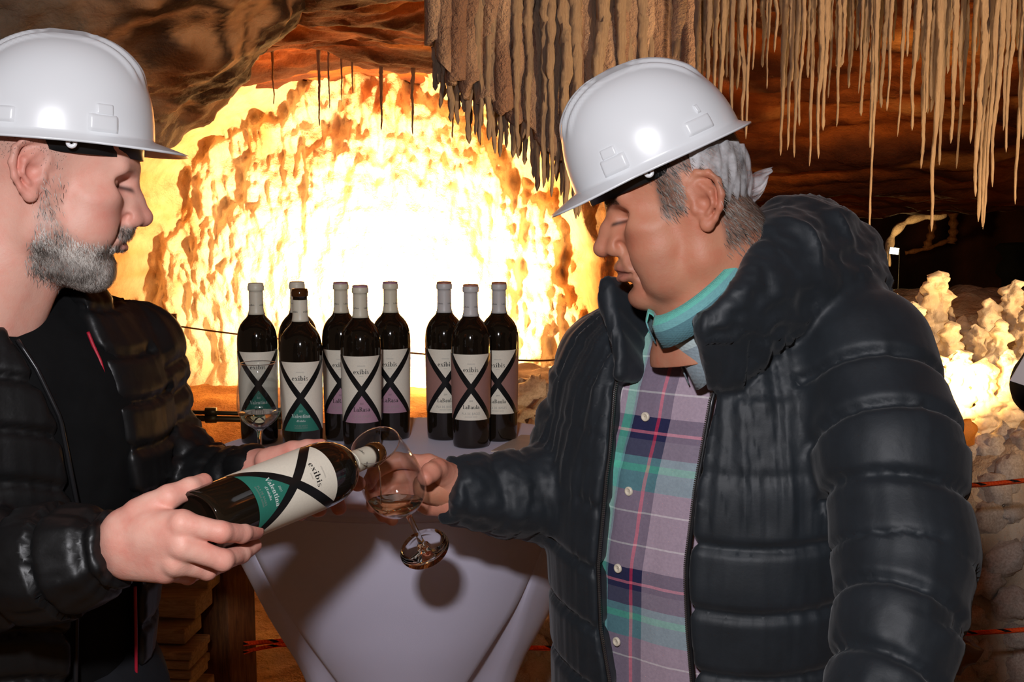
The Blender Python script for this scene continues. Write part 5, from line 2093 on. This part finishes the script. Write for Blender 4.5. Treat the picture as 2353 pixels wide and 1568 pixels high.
# ---- plaid shirt
btn = [(1527, 790), (1486, 957), (1448, 1128), (1423, 1305), (1420, 1473)]
GS = -.030
byz = [on_front(TR_, FR, px, py, GS) for px, py in btn]
print('buttons', byz)
SHZ = [z for y, z in byz][::-1]; SHY = [y for y, z in byz][::-1]
S = SDF((-.20, -.25, .84), (.24, .25, 1.50), .0055)
torso_sdf(S, TR_, .02, GS)
S.all(lambda D, X, Y, Z: np.maximum(D, -(np.sqrt((X / .070) ** 2 + (Y / .075) ** 2 + ((Z - 1.52) / .085) ** 2) - 1) * .07))
V, F = S.mesh()
V = smooth_mesh(V, F, 2)
N = vnormals(V, F)
sh = np.interp(V[:, 2], SHZ, SHY)
uu = V[:, 1] - sh
placket = sstep(.020, .017, np.abs(uu)) * (V[:, 0] > 0)
V2 = V + N * (.0022 * placket + .005 * fbm(np.stack([V[:, 0] * 4, V[:, 1] * 16, V[:, 2] * 5], 1), 3))[:, None]
uvw = np.stack([uu, V[:, 2], V[:, 0]], 1)


def plaid_mat():
    t = NT('plaid_cotton')
    a = t.n('ShaderNodeAttribute', attribute_name='uvw')
    sp = t.n('ShaderNodeSeparateXYZ'); t.l(a.outputs['Vector'], sp.inputs[0])
    mauve, navy, mint, teal, red, white, slate, pink = srgb(178, 158, 172), srgb(40, 42, 78), srgb(104, 214, 182), srgb(118, 176, 178), srgb(214, 40, 78), srgb(236, 230, 228), srgb(92, 92, 110), srgb(226, 128, 146)
    def stripes(x, stops, period, off):
        f = t.math('FRACT', t.math('DIVIDE', t.math('ADD', x, off), period))
        return t.ramp(f, [(p / period, c) for p, c in stops], 'CONSTANT')
    vert = stripes(sp.outputs[0], [(0, mauve), (.042, white), (.044, mauve), (.054, mint), (.067, teal), (.071, navy), (.106, red), (.110, navy), (.124, mauve)], .178, .089)
    hor = stripes(sp.outputs[1], [(0, mauve), (.030, white), (.0325, mauve), (.060, teal), (.085, mint), (.094, teal), (.104, slate), (.126, navy), (.134, pink), (.138, navy), (.156, mauve), (.186, white), (.1885, mauve)], .200, .058)
    c = t.mix(.5, vert, hor)
    th = t.math('SINE', t.math('MULTIPLY', sp.outputs[0], 5200)); tv = t.math('SINE', t.math('MULTIPLY', sp.outputs[1], 5200))
    n = t.noise(260, 4)
    c = t.mix(1.0, c, t.ramp(n, [(.3, (.84, .84, .86)), (.7, (1, 1, 1))]), 'MULTIPLY')
    h = t.math('ADD', t.math('MULTIPLY', t.math('MULTIPLY', th, tv), .2), t.math('ADD', n, t.math('MULTIPLY', t.noise(30, 3), 2.0)))
    t.set(color=c, rough=.85, spec=.2, sheen=.1, normal=t.bump(h, .3, .0018))
    return t.m


M_PLAID = plaid_mat()
shirt = mesh('plaid_shirt', FR.W(V2), F, M_PLAID, man_r, uvw=uvw)
M_BTN = plain('shirt_button', srgb(226, 214, 192), .35, var=.04)
for y, z in byz:
    x = float(surf_x(TR_, y, z, GS)) + .004
    ang = math.atan2(y, x) * .8
    Mx = Matrix.Translation(FR.M @ Vector((x, y, z))) @ FR.M.to_4x4() @ Matrix.Rotation(ang, 4, 'Z') @ Matrix.Rotation(math.pi / 2, 4, 'Y')
    mb = MB(); mb.lathe([(.0005, .0012), (.0030, .0012), (.0038, .0022), (.0055, .0022), (.0062, .0012), (.0062, -.001)], 20, Mx)
    mb.build('button', M_BTN, shirt)

# ---- shirt collar
def collar():
    e1 = (ringF - ringB) / 2
    e2 = Vector((.012, -.072, -.006))
    up = e1.cross(e2).normalized()
    if up.z < 0: up = -up
    V = []; A = []; F = []
    th = np.linspace(R2(9), R2(351), 90)
    prof = [(1.13, -.070), (1.06, -.045), (1.00, -.020), (.965, .004), (.955, .020), (.975, .024), (1.03, .018), (1.07, .006), (1.10, -.006)]
    for k, w in enumerate(th):
        front = max(0, math.cos(w)); fr_ = front ** 6
        for j, (s, h) in enumerate(prof):
            if j < 2: s = 1 + (s - 1) * front; h = -.02 + (h + .02) * front
            ext = 1 + (0.28 * fr_ if j >= 7 else 0)
            p = ringC + (e1 * math.cos(w) + e2 * math.sin(w)) * (s * (1 + .05 * fr_ * (j > 5))) + up * (h if j < 7 else h * ext) * (1.15)
            V.append(p); A.append(((w - math.pi) * .085 + .05, .012 * j + .04, 0))
    n = len(prof)
    for i in range(len(th) - 1):
        for j in range(n - 1):
            F.append((i * n + j, (i + 1) * n + j, (i + 1) * n + j + 1, i * n + j + 1))
    A = [(-.046 + .0062 * ((v - .04) / .012 - 2), .020 + .004 * math.sin(u * 40), 0) for u, v, _ in A]
    o = mesh('shirt_collar', [v - baseR for v in V], F, M_PLAID, shirt, uvw=A)
    o.modifiers.new('thick', 'SOLIDIFY').thickness = .0018
    return o
collar()
# ---- hooded jacket
S = SDF((-.28, -.34, .66), (.66, .45, 1.60), .0054)
torso_sdf(S, TR_, .02, 0)
S.chain(arR, arRr, .03)
cuff_cut(S, arR, FR.px(1022, 1125, 1.563))
yzl = [on_front(TR_, FR, px, py) for px, py in [(1404, 700), (1414, 850), (1392, 1050), (1366, 1300), (1372, 1450), (1392, 1568)]]
yzr = [on_front(TR_, FR, px, py) for px, py in [(1606, 745), (1650, 872), (1604, 1100), (1578, 1300), (1582, 1450), (1592, 1568)]]
print('left edge', yzl); print('right edge', yzr)
zl = [.6] + [z for y, z in yzl][::-1] + [1.62]; yl_ = [yzl[-1][0] + .01] + [y for y, z in yzl][::-1] + [yzl[0][0]]
zr = [.6] + [z for y, z in yzr][::-1] + [1.62]; yr_ = [yzr[-1][0] + .01] + [y for y, z in yzr][::-1] + [yzr[0][0] - .02]
zc_ = np.linspace(.6, 1.62, 60)
carve(S, zc_, np.interp(zc_, zl, yl_), np.interp(zc_, zr, yr_), .03, k=.010)
# room for the neck
pa, pb = FR.L(ringC + Vector((0, 0, -.06))), FR.L(ringC + Vector((0, 0, .14)))
S.cone(pa, pb, .082, .10, .012, mode='sub')
S.chain(alR, alRr, .022)
# hood lying on the shoulders
hood = [((1690, 740, 1.375), .026), ((1752, 668, 1.395), .040), ((1812, 592, 1.43), .050), ((1868, 562, 1.48), .056), ((1918, 605, 1.52), .058), ((1950, 652, 1.50), .048)]
S.chain([FR.px(*p) for p, r in hood], [r for p, r in hood], .03)
S.chain([FR.px(1790, 540, 1.50), FR.px(1850, 545, 1.56), FR.px(1915, 600, 1.60)], [.036, .050, .055], .03)
S.chain([FR.px(1840, 655, 1.41), FR.px(1930, 652, 1.45), FR.px(1985, 674, 1.50)], [.036, .040, .034], .02)
S.chain([FR.px(1790, 540, 1.50), FR.px(1710, 575, 1.60), FR.px(1600, 620, 1.62)], [.036, .038, .034], .03)
S.cone(FR.L(ringC + Vector((0, 0, -.02))), FR.L(ringC + (HRc - ringC) * .8), .080, .080, .010, mode='sub')
# stand-up collar: panels between the zip edge and the shoulder
def panel(A_, B_, ra, rb, k, n=9):
    A_ = curve3([Vector(FR.px(*p)) for p in A_], n); B_ = curve3([Vector(FR.px(*p)) for p in B_], n)
    for a_, b_ in zip(A_, B_): S.cone(a_, b_, ra, rb, k)
panel([(1614, 760, 1.352), (1655, 728, 1.346), (1712, 664, 1.350), (1750, 585, 1.385), (1766, 518, 1.44)], [(1655, 868, 1.402), (1722, 806, 1.396), (1800, 742, 1.402), (1860, 692, 1.43), (1890, 640, 1.47)], .0095, .017, .020, 18)
panel([(1398, 652, 1.510), (1404, 700, 1.500), (1416, 770, 1.492), (1424, 860, 1.485)], [(1500, 700, 1.590), (1500, 750, 1.575), (1500, 800, 1.56), (1490, 870, 1.545)], .0070, .014, .016, 18)
V, F = S.mesh()
V = smooth_mesh(V, F, 2)
N = vnormals(V, F)
da, sa, aa_ = arm_param(V, arR, arRr); db, sb, ab_ = arm_param(V, alR, alRr)
dh, shh, ah_ = arm_param(V, [FR.px(*p) for p, r in hood], [r for p, r in hood])
isA = da < .014; isB = (db < .014) & ~isA; isH = (dh < .03) & ~isA & ~isB & (V[:, 2] > 1.41)
z = V[:, 2]; yy = np.arctan2(V[:, 1], V[:, 0] + .02)
zt = z + .02 * np.sin(yy * 2 + .6)
gT, dT = groove(zt, [.75, .835, .92, 1.005, 1.088, 1.172, 1.262, 1.36], .0062)
upper = sstep(1.16, 1.19, z)
gA, dA = groove(sa + .01 * np.sin(aa_ * 2), np.arange(.03, 1.2, .052), .0065)
gB, dB = groove(sb + .012 * np.sin(ab_ + 1), np.arange(.055, 1.2, .072), .0070)
# fine gathers running across the seams
gat = fbm(np.stack([yy * 16, z * 4, 0 * z], 1), 3); gat2 = fbm(np.stack([yy * 34, z * 9, 0 * z + 4], 1), 2)
wB = fbm(np.stack([np.cos(ab_) * 1.9, np.sin(ab_) * 1.9, sb * 17], 1), 3); wB2 = fbm(np.stack([np.cos(ab_) * 6, np.sin(ab_) * 6, sb * 9 + 4], 1), 2)
wA = fbm(np.stack([np.cos(aa_) * 1.6, np.sin(aa_) * 1.6, sa * 26], 1), 3)
wH = fbm(V * 17, 3); wH2 = 1 - np.abs(fbm(V @ np.array([[1, 0, 0], [0, .5, .5], [0, -1, 1.0]]) * 15 + 5, 3)) * 3
disp = np.where(isA, -.0045 * gA + .0075 * wA, np.where(isB, -.0100 * gB + .0060 * wB * sstep(.25, .5, sb) + .0042 * wB2 * (.25 + gB), np.where(isH, .004 * wH + .006 * wH2 - .003, -.0080 * gT * (1 - .72 * upper) + .0085 * gat * (.2 + .8 * upper) + .0030 * gat2 * (.2 + .8 * gT))))
V = V + N * disp[:, None]
M_JR = cloth('navy_nylon', (.0125, .0170, .0220), .56, .35, 220, .38, sheen=.1, dist=.0010, fold=.6)
jac = mesh('hooded_jacket', FR.W(V), F, M_JR, man_r)
# zips with metal teeth along both front edges
M_TEETH = plain('zip_teeth', (.18, .17, .16, 1), .35, metal=.8)
for zz2, yy2, sg in ((zl, yl_, 1), (zr, yr_, -1)):
    zz = np.linspace(.88, 1.425, 70)
    y = np.interp(zz, zz2, yy2) + sg * .002
    pts = [FR.M @ Vector((float(surf_x(TR_, a, b)) - .006, a, b)) for a, b in zip(y, zz)]
    mb = MB(); mb.tube(pts, .0030, 6)
    zp = mb.build('zip', M_ZIP, jac)
    mb = MB()
    for a, b in zip(np.interp(np.linspace(0, 69, 210), range(70), y), np.linspace(.88, 1.425, 210)):
        mb.box(FR.M @ Vector((float(surf_x(TR_, a, b)) - .004, a + sg * .0022, b)), (.0011, .0016, .0008), FR.M)
    tag(mb.build('teeth', M_TEETH, zp), kind='stuff')
legs(FR, man_r, M_TROUS, M_SHOE, w=.11)
# ================================================================== FURNISHINGS OF THE CAVE
def wood_mat(name, c1, c2, axis=(1, 1, 12), rough=.7):
    t = NT(name)
    v = t.coords(axis)
    n = t.noise(14, 6, .65, vec=v, dist=.8)
    h = t.noise(60, 4, .6, vec=v)
    t.set(color=t.ramp(n, [(.3, c1), (.7, c2)]), rough=rough, spec=.25, normal=t.bump(h, .35, .002))
    return t.m


M_WOODV = wood_mat('wood_upright', srgb(62, 36, 18), srgb(112, 70, 36), (9, 9, .9))
M_WOODH = wood_mat('wood_boards', srgb(116, 88, 58), srgb(172, 140, 100), (.9, 9, 9))
M_END = wood_mat('wood_end_grain', srgb(96, 72, 46), srgb(150, 120, 84), (6, 6, 6))

pb = PD(508, 1300, 2.66)
fence = empty('wooden_barrier', (pb.x, pb.y, 0))
tag(fence, 'heavy wooden barrier post with stacked boards behind the pouring hands', 'barrier')
Rz = Matrix.Rotation(R2(-14), 3, 'Z')
def fbox(name, px0, px1, y0, y1, d, thick, m, rz=0.0, bev=.004):
    a, b = PD((px0 + px1) / 2, y0, d), PD((px0 + px1) / 2, y1, d)
    w = (px1 - px0) / FPX * d / 2
    R_ = Matrix.Rotation(R2(rz), 3, 'Z')
    c = (a + b) / 2 - fence.location
    mb = MB(); mb.box(c, (w, thick, abs(a.z - b.z) / 2), R_, bev)
    return mb.build(name, m, fence)
# upright, floor to top
top = PD(515, 1030, 2.66)
mb = MB(); mb.box((0.004, 0, top.z / 2), (.052, .052, top.z / 2), Matrix.Rotation(R2(-24), 3, 'Z'), .005)
mb.build('post', M_WOODV, fence)
fbox('board', 250, 474, 1356, 1402, 2.52, .05, M_WOODH, -6)
fbox('board', 250, 505, 1296, 1340, 2.60, .06, M_WOODH, -6)
fbox('board', 240, 448, 1424, 1460, 2.50, .05, M_WOODH, -6)
for k in range(4):
    fbox('board', 240, 466 - 5 * (k % 2), 1474 + 21 * k, 1493 + 21 * k, 2.48, .055, M_WOODH, -6, .003)
fbox('board', 240, 480, 1562, 1640, 2.52, .05, M_WOODH, -6)
# timber leaning behind the boards
p0, p1 = PD(330, 1640, 2.62) - fence.location, PD(452, 1290, 2.66) - fence.location
mb = MB(); mb.tube([p0, p1], .045, 12); mb.build('rail_timber', M_WOODV, fence)
fl = PD(330, 1640, 2.62)
mb = MB(); mb.box(((fl - fence.location).x, (fl - fence.location).y, fl.z / 2), (.05, .05, fl.z / 2), Rz, .005); mb.build('post', M_WOODV, fence)

# ---- orange guide ropes with black flecks
def rope_mat(name='orange_rope'):
    t = NT(name)
    a = t.n('ShaderNodeAttribute', attribute_name='uvw')
    sp = t.n('ShaderNodeSeparateXYZ'); t.l(a.outputs['Vector'], sp.inputs[0])
    f = t.math('FRACT', t.math('ADD', t.math('MULTIPLY', sp.outputs[0], 14.0), t.math('MULTIPLY', sp.outputs[1], 1.0)))
    blk = t.math('LESS_THAN', f, .20)
    h = t.math('SINE', t.math('ADD', t.math('MULTIPLY', sp.outputs[0], 900), t.math('MULTIPLY', sp.outputs[1], 12.56)))
    n = t.noise(300, 2)
    t.set(color=t.mix(blk, t.ramp(n, [(.3, srgb(236, 66, 18)), (.7, srgb(255, 96, 32))]), (.02, .012, .01, 1)), rough=.7, spec=.2, normal=t.bump(h, .5, .001))
    return t.m


M_ROPE = rope_mat()
def rope(name, pts, r, m, label, cat='rope', group=None, sag=.0):
    P = curve3(pts, 160)
    mb = MB(); n = 8
    mb.tube(P, r, n)
    L = np.concatenate([[0], np.cumsum(np.linalg.norm(np.diff(P, axis=0), axis=1))])
    A = [(float(L[i]), k / n, 0) for i in range(len(P)) for k in range(n)]
    o = mb.build(name, m, uvw=A)
    return tag(o, label, cat, group)


GR_ = 'orange ropes of the barrier'
rope('rope', [PD(505, 1128, 2.61), PD(900, 1132, 2.63), PD(1400, 1130, 2.58), PD(1900, 1124, 2.53), PD(2205, 1117, 2.50), PD(2353, 1105, 2.48), PD(2470, 1092, 2.46)], .0056, M_ROPE, 'upper orange rope with black flecks strung in front of the salt bank at right', group=GR_)
rope('rope', [PD(560, 1480, 2.62), PD(640, 1474, 2.62), PD(720, 1466, 2.62), PD(960, 1480, 2.61), PD(1255, 1490, 2.58), PD(1700, 1482, 2.55), PD(2205, 1457, 2.50), PD(2353, 1448, 2.48), PD(2470, 1440, 2.46)], .0058, M_ROPE, 'lower orange rope with black flecks running behind the table legs', group=GR_)
rope('rope', [PD(560, 1500, 2.60), PD(600, 1490, 2.60), PD(650, 1483, 2.60), PD(700, 1481, 2.61), PD(760, 1490, 2.62)], .0048, M_ROPE, 'short loose orange rope end beside the wooden post', group=GR_)

# ---- low pipe railing at the foot of the lit wall
pr = PD(430, 955, 6.3)
rail = empty('pipe_railing', (pr.x, pr.y, 0)); tag(rail, 'low dark pipe railing before the lit alcove, left of the bottles', 'railing')
M_PIPE = plain('dark_green_pipe', (.010, .016, .012, 1), .45, metal=.3)
for y0, y1, r in ((944, 953, .012), (958, 966, .017)):
    a, b = PD(300, y0, 6.3) - pr, PD(640, y1, 6.3) - pr
    a.z += pr.z; b.z += pr.z
    mb = MB(); mb.tube([a, b], r, 12); mb.build('pipe', M_PIPE, rail)
for x in (300, 371, 485, 640):
    p = PD(x, 955, 6.3) - pr; zt = PD(x, 941, 6.3).z
    if x in (300, 640):
        mb = MB(); mb.tube([(p.x, p.y, -.05), (p.x, p.y, zt)], .018, 10); mb.build('upright', M_PIPE, rail)
    for y in (947, 962):
        q = PD(x, y, 6.3)
        mb = MB(); mb.tube([(p.x - .03, p.y, q.z), (p.x + .03, p.y, q.z)], .026, 10); mb.build('coupling', M_PIPE, rail)

# ---- far rope and its pegs before the alcove
M_FROPE = plain('brown_cord', srgb(120, 66, 24), .8)
o = rope('rope', [PD(395, 748, 6.1), PD(560, 770, 6.1), PD(950, 812, 5.9), PD(1215, 829, 5.6), PD(1300, 822, 5.25)], .0045, M_FROPE, 'thin brown cord slung across the foot of the glowing alcove')
for px, py, d, lab in ((1302, 822, 5.22, 'pointed wooden stake stuck in the salt left of the plaid-shirted man'), (395, 748, 6.12, 'short wooden stake holding the cord behind the bearded man')):
    c = PD(px, py, d)
    w, h = .026, .062
    e = tag(empty('wooden_stake', (c.x, c.y, c.z - .13)), lab, 'stake')
    mb = MB(); mb.box((0, 0, .13), (w, .02, h), Matrix.Rotation(R2(8), 3, 'Z'), .003); mb.build('stake_board', M_WOODV, e)
    mb = MB(); R_ = Matrix.Rotation(R2(8), 3, 'Z')
    V = [R_ @ Vector((sx * w, sy * .02, .13 - h)) for sx in (-1, 1) for sy in (-1, 1)] + [Vector((0, 0, -.0 - (.45 if px < 500 else .02)))]
    mb.add(V, [(0, 1, 4), (1, 3, 4), (3, 2, 4), (2, 0, 4)]); mb.build('stake_point', M_WOODV, e)

# ---- flood lamps
M_LAMPBODY = plain('black_lamp_housing', (.012, .012, .012, 1), .5)
M_LENS = NT('lamp_lens'); M_LENS.set(color=(1, .9, .7, 1), rough=.3, emit=(1.0, .72, .36, 1), emits=6.0); M_LENS = M_LENS.m
M_LED = NT('far_lamp_lens'); M_LED.set(color=(1, 1, 1, 1), rough=.3, emit=(.92, 1.0, .86, 1), emits=9.0); M_LED = M_LED.m
def floodlight(loc, aim, label, s=.05, lens=None, floor_z=None):
    d = (Vector(aim) - Vector(loc)).normalized()
    R_ = Vector((0, 1, 0)).rotation_difference(d).to_matrix()
    c = Vector(loc) - d * (s * .9)
    e = tag(empty('floodlight', c), label, 'floodlight', 'flood lamps of the cave')
    mb = MB(); mb.box((0, 0, 0), (s * 1.3, s * .45, s), R_, s * .12); mb.build('housing', M_LAMPBODY, e)
    mb = MB(); mb.box(d * s * .47, (s * 1.15, s * .02, s * .85), R_); mb.build('lens', lens or M_LENS, e)
    if floor_z is not None:
        mb = MB()
        for sx in (-1, 1): mb.tube([(sx * s * 1.45, 0, .0), (sx * s * 1.45, 0, floor_z - c.z)], s * .08, 6)
        mb.build('bracket', M_LAMPBODY, e)
    return e
floodlight((-.80, 7.46, .70), (-.80, 8.5, 1.20), 'black floodlight hidden behind the mauve-labelled bottles, lighting the alcove', .05, floor_z=.1)
floodlight((-1.36, 7.03, .46), (-1.5, 8.3, 1.6), 'black floodlight hidden behind the green-labelled bottles', .045, floor_z=.1)
# far lamp in the dark gallery and the glowing rim of rock round it
lp = PD(2055, 577, 8.6)
floodlight(lp, (0.5, 0, 1.4), 'tiny bright lamp far back in the dark gallery at right', .028, M_LED, floor_z=0.0)
light('gallery_lamp', 'POINT', tuple(lp + Vector((.03, -.15, -.02))), 10, (1.0, .62, .22), size=.03)
arc = [PD(x, y, 8.9) for x, y in [(2175, 494), (2140, 497), (2100, 503), (2070, 520), (2050, 545), (2042, 575), (2036, 612)]]
mb = MB(); A = curve3(arc, 40); mb.tube(A, [.018 + .02 * abs(math.sin(i * .37)) for i in range(40)], 8)
o = mb.build('rock_rim', M_STAL, wall_far)
for (x0, y0, x1, y1, r) in ((2190, 490, 2186, 560, .035), (2145, 500, 2128, 570, .03), (2196, 545, 2080, 582, .018), (2330, 560, 2320, 760, .12)):
    mb = MB(); A = curve3([PD(x0, y0, 9.2), PD((x0 + x1) / 2 + 3, (y0 + y1) / 2 + 4, 9.2), PD(x1, y1, 9.2)], 16); mb.tube(A, [r * (1 + .3 * math.sin(i * 1.7)) for i in range(16)], 8)
    mb.build('rock_rib', M_WOODV if r < .1 else M_FAR, wall_far)

# ---- orange stone and amber crystal gleaming by the stalagmite lamp
bm_ = LM[2]
o = bpy.data.objects.new('amber_stone', bm_.copy()); COL.objects.link(o)
o.data.materials.clear(); o.data.materials.append(plain('amber_stone', srgb(226, 140, 48), .5, bump=.4))
o.location = PD(2207, 1000, 3.12); o.scale = (.040, .03, .055); o.rotation_euler = (.3, .5, .2); o.parent = wall_right
o = bpy.data.objects.new('brown_stone', LM[4].copy()); COL.objects.link(o)
o.data.materials.clear(); o.data.materials.append(plain('brown_glassy_salt', srgb(120, 84, 56), .12, bump=.2))
o.location = PD(2190, 1500, 2.75); o.scale = (.055, .05, .055); o.parent = wall_right

# ---- person at the right edge
FX = Frame(((2660 - CX) / FPX * 1.95, 1.93), R2(-150))
TX_ = [(.70, 0, .13, .14, .19), (1.0, 0, .13, .14, .19), (1.25, 0, .13, .135, .205), (1.36, 0, .12, .12, .20), (1.42, 0, .10, .095, .15), (1.47, 0, .08, .08, .10), (1.50, 0, .075, .075, .085)]
aX1 = [FX.px(2520, 640, 2.02), FX.px(2404, 885, 1.98), FX.px(2480, 850, 1.84), FX.px(2570, 820, 1.74)]
aX2 = [FX.px(2780, 650, 1.86), FX.px(2800, 960, 1.80), FX.px(2700, 900, 1.70), FX.px(2630, 860, 1.68)]
HX4 = M4of(FX.c + FX.M @ Vector((.03, 0, 1.62)), R2(-150), R2(12), 0, 1.0)
oX = dict(skin=srgb(214, 160, 138)[:3], red=srgb(190, 112, 96)[:3], lip=srgb(176, 108, 100)[:3], brow=srgb(60, 46, 38)[:3], neck=(-.03, 0, -.185), res=.003)
VX, FXf = build_head(oX)
hX = (head_to_world(VX, HX4, FX.c), FXf, head_colours(VX, oX))
def simple_hand(S, w, d, l):
    w, d, l = np.array(w), np.array(d), np.array(l)
    S.cone(w, w + d * .07, .024, .028, .01)
    for i in range(4):
        b = w + d * .085 + l * (-.027 + .018 * i); S.chain([b, b + d * .035, b + d * .065 + np.array([0, 0, -.012])], [.010, .009, .0078], .004)
    S.chain([w + d * .03 + l * .03, w + d * .065 + l * .045, w + d * .09 + l * .045], [.012, .010, .009], .006)
S = SDF((-.1, -.6, 1.05), (.55, .6, 1.45), .0045)
simple_hand(S, aX1[-1], (.6, -.5, .2), (.2, .3, .9)); simple_hand(S, aX2[-1], (.5, .6, .2), (.2, -.3, .9))
v_, f_ = S.mesh()
inX = inner_body(TX_, [(aX1, [.07, .055, .045, .04]), (aX2, [.07, .055, .045, .04])], FX, oX['skin'])
V, F, C = join([hX, (FX.W(v_), f_, np.array(oX['skin'])[None].repeat(len(v_), 0)), inX])
man_x = mesh('person', V, F, M_SKIN, col=C, loc=FX.c)
tag(man_x, 'person in a black coat, only an elbow showing at the right edge', 'person')
S = SDF((-.25, -.55, .68), (.5, .55, 1.52), .008)
torso_sdf(S, TX_, .02, 0); S.chain(aX1, [.072, .054, .046, .042], .02); S.chain(aX2, [.072, .054, .046, .042], .02)
V, F = S.mesh(); V = smooth_mesh(V, F, 1); N = vnormals(V, F)
mesh('coat', FX.W(V + N * (.004 * fbm(V * 16, 3))[:, None]), F, M_BLACK, man_x)
legs(FX, man_x, M_TROUS, M_SHOE)
S = SDF((-.16, -.13, -.04), (.13, .13, .16), .006)
S.ell((-.010, 0, .045), (.105, .088, .098), 0); S.all(lambda D, X, Y, Z: np.maximum(D, np.minimum(X + .0 - .045, .10) if False else np.maximum(D, (X * .8 - Z + .012))))
V, F = S.mesh(); mesh('hair', head_to_world(V, HX4, FX.c), F, plain('brown_hair', srgb(58, 42, 32), .6), man_x)
# white leaflet held by that person
c = PD(2415, 830, 1.70)
e = MB(); e.box((0, 0, 0), (.040, .0008, .050), Matrix.Rotation(R2(18), 3, 'Y') @ Matrix.Rotation(R2(20), 3, 'X'))
o = e.build('leaflet', plain('white_paper', srgb(226, 216, 214), .6, var=.02)); o.location = c
tag(o, 'white leaflet held by the black-coated person at the right edge', 'leaflet')
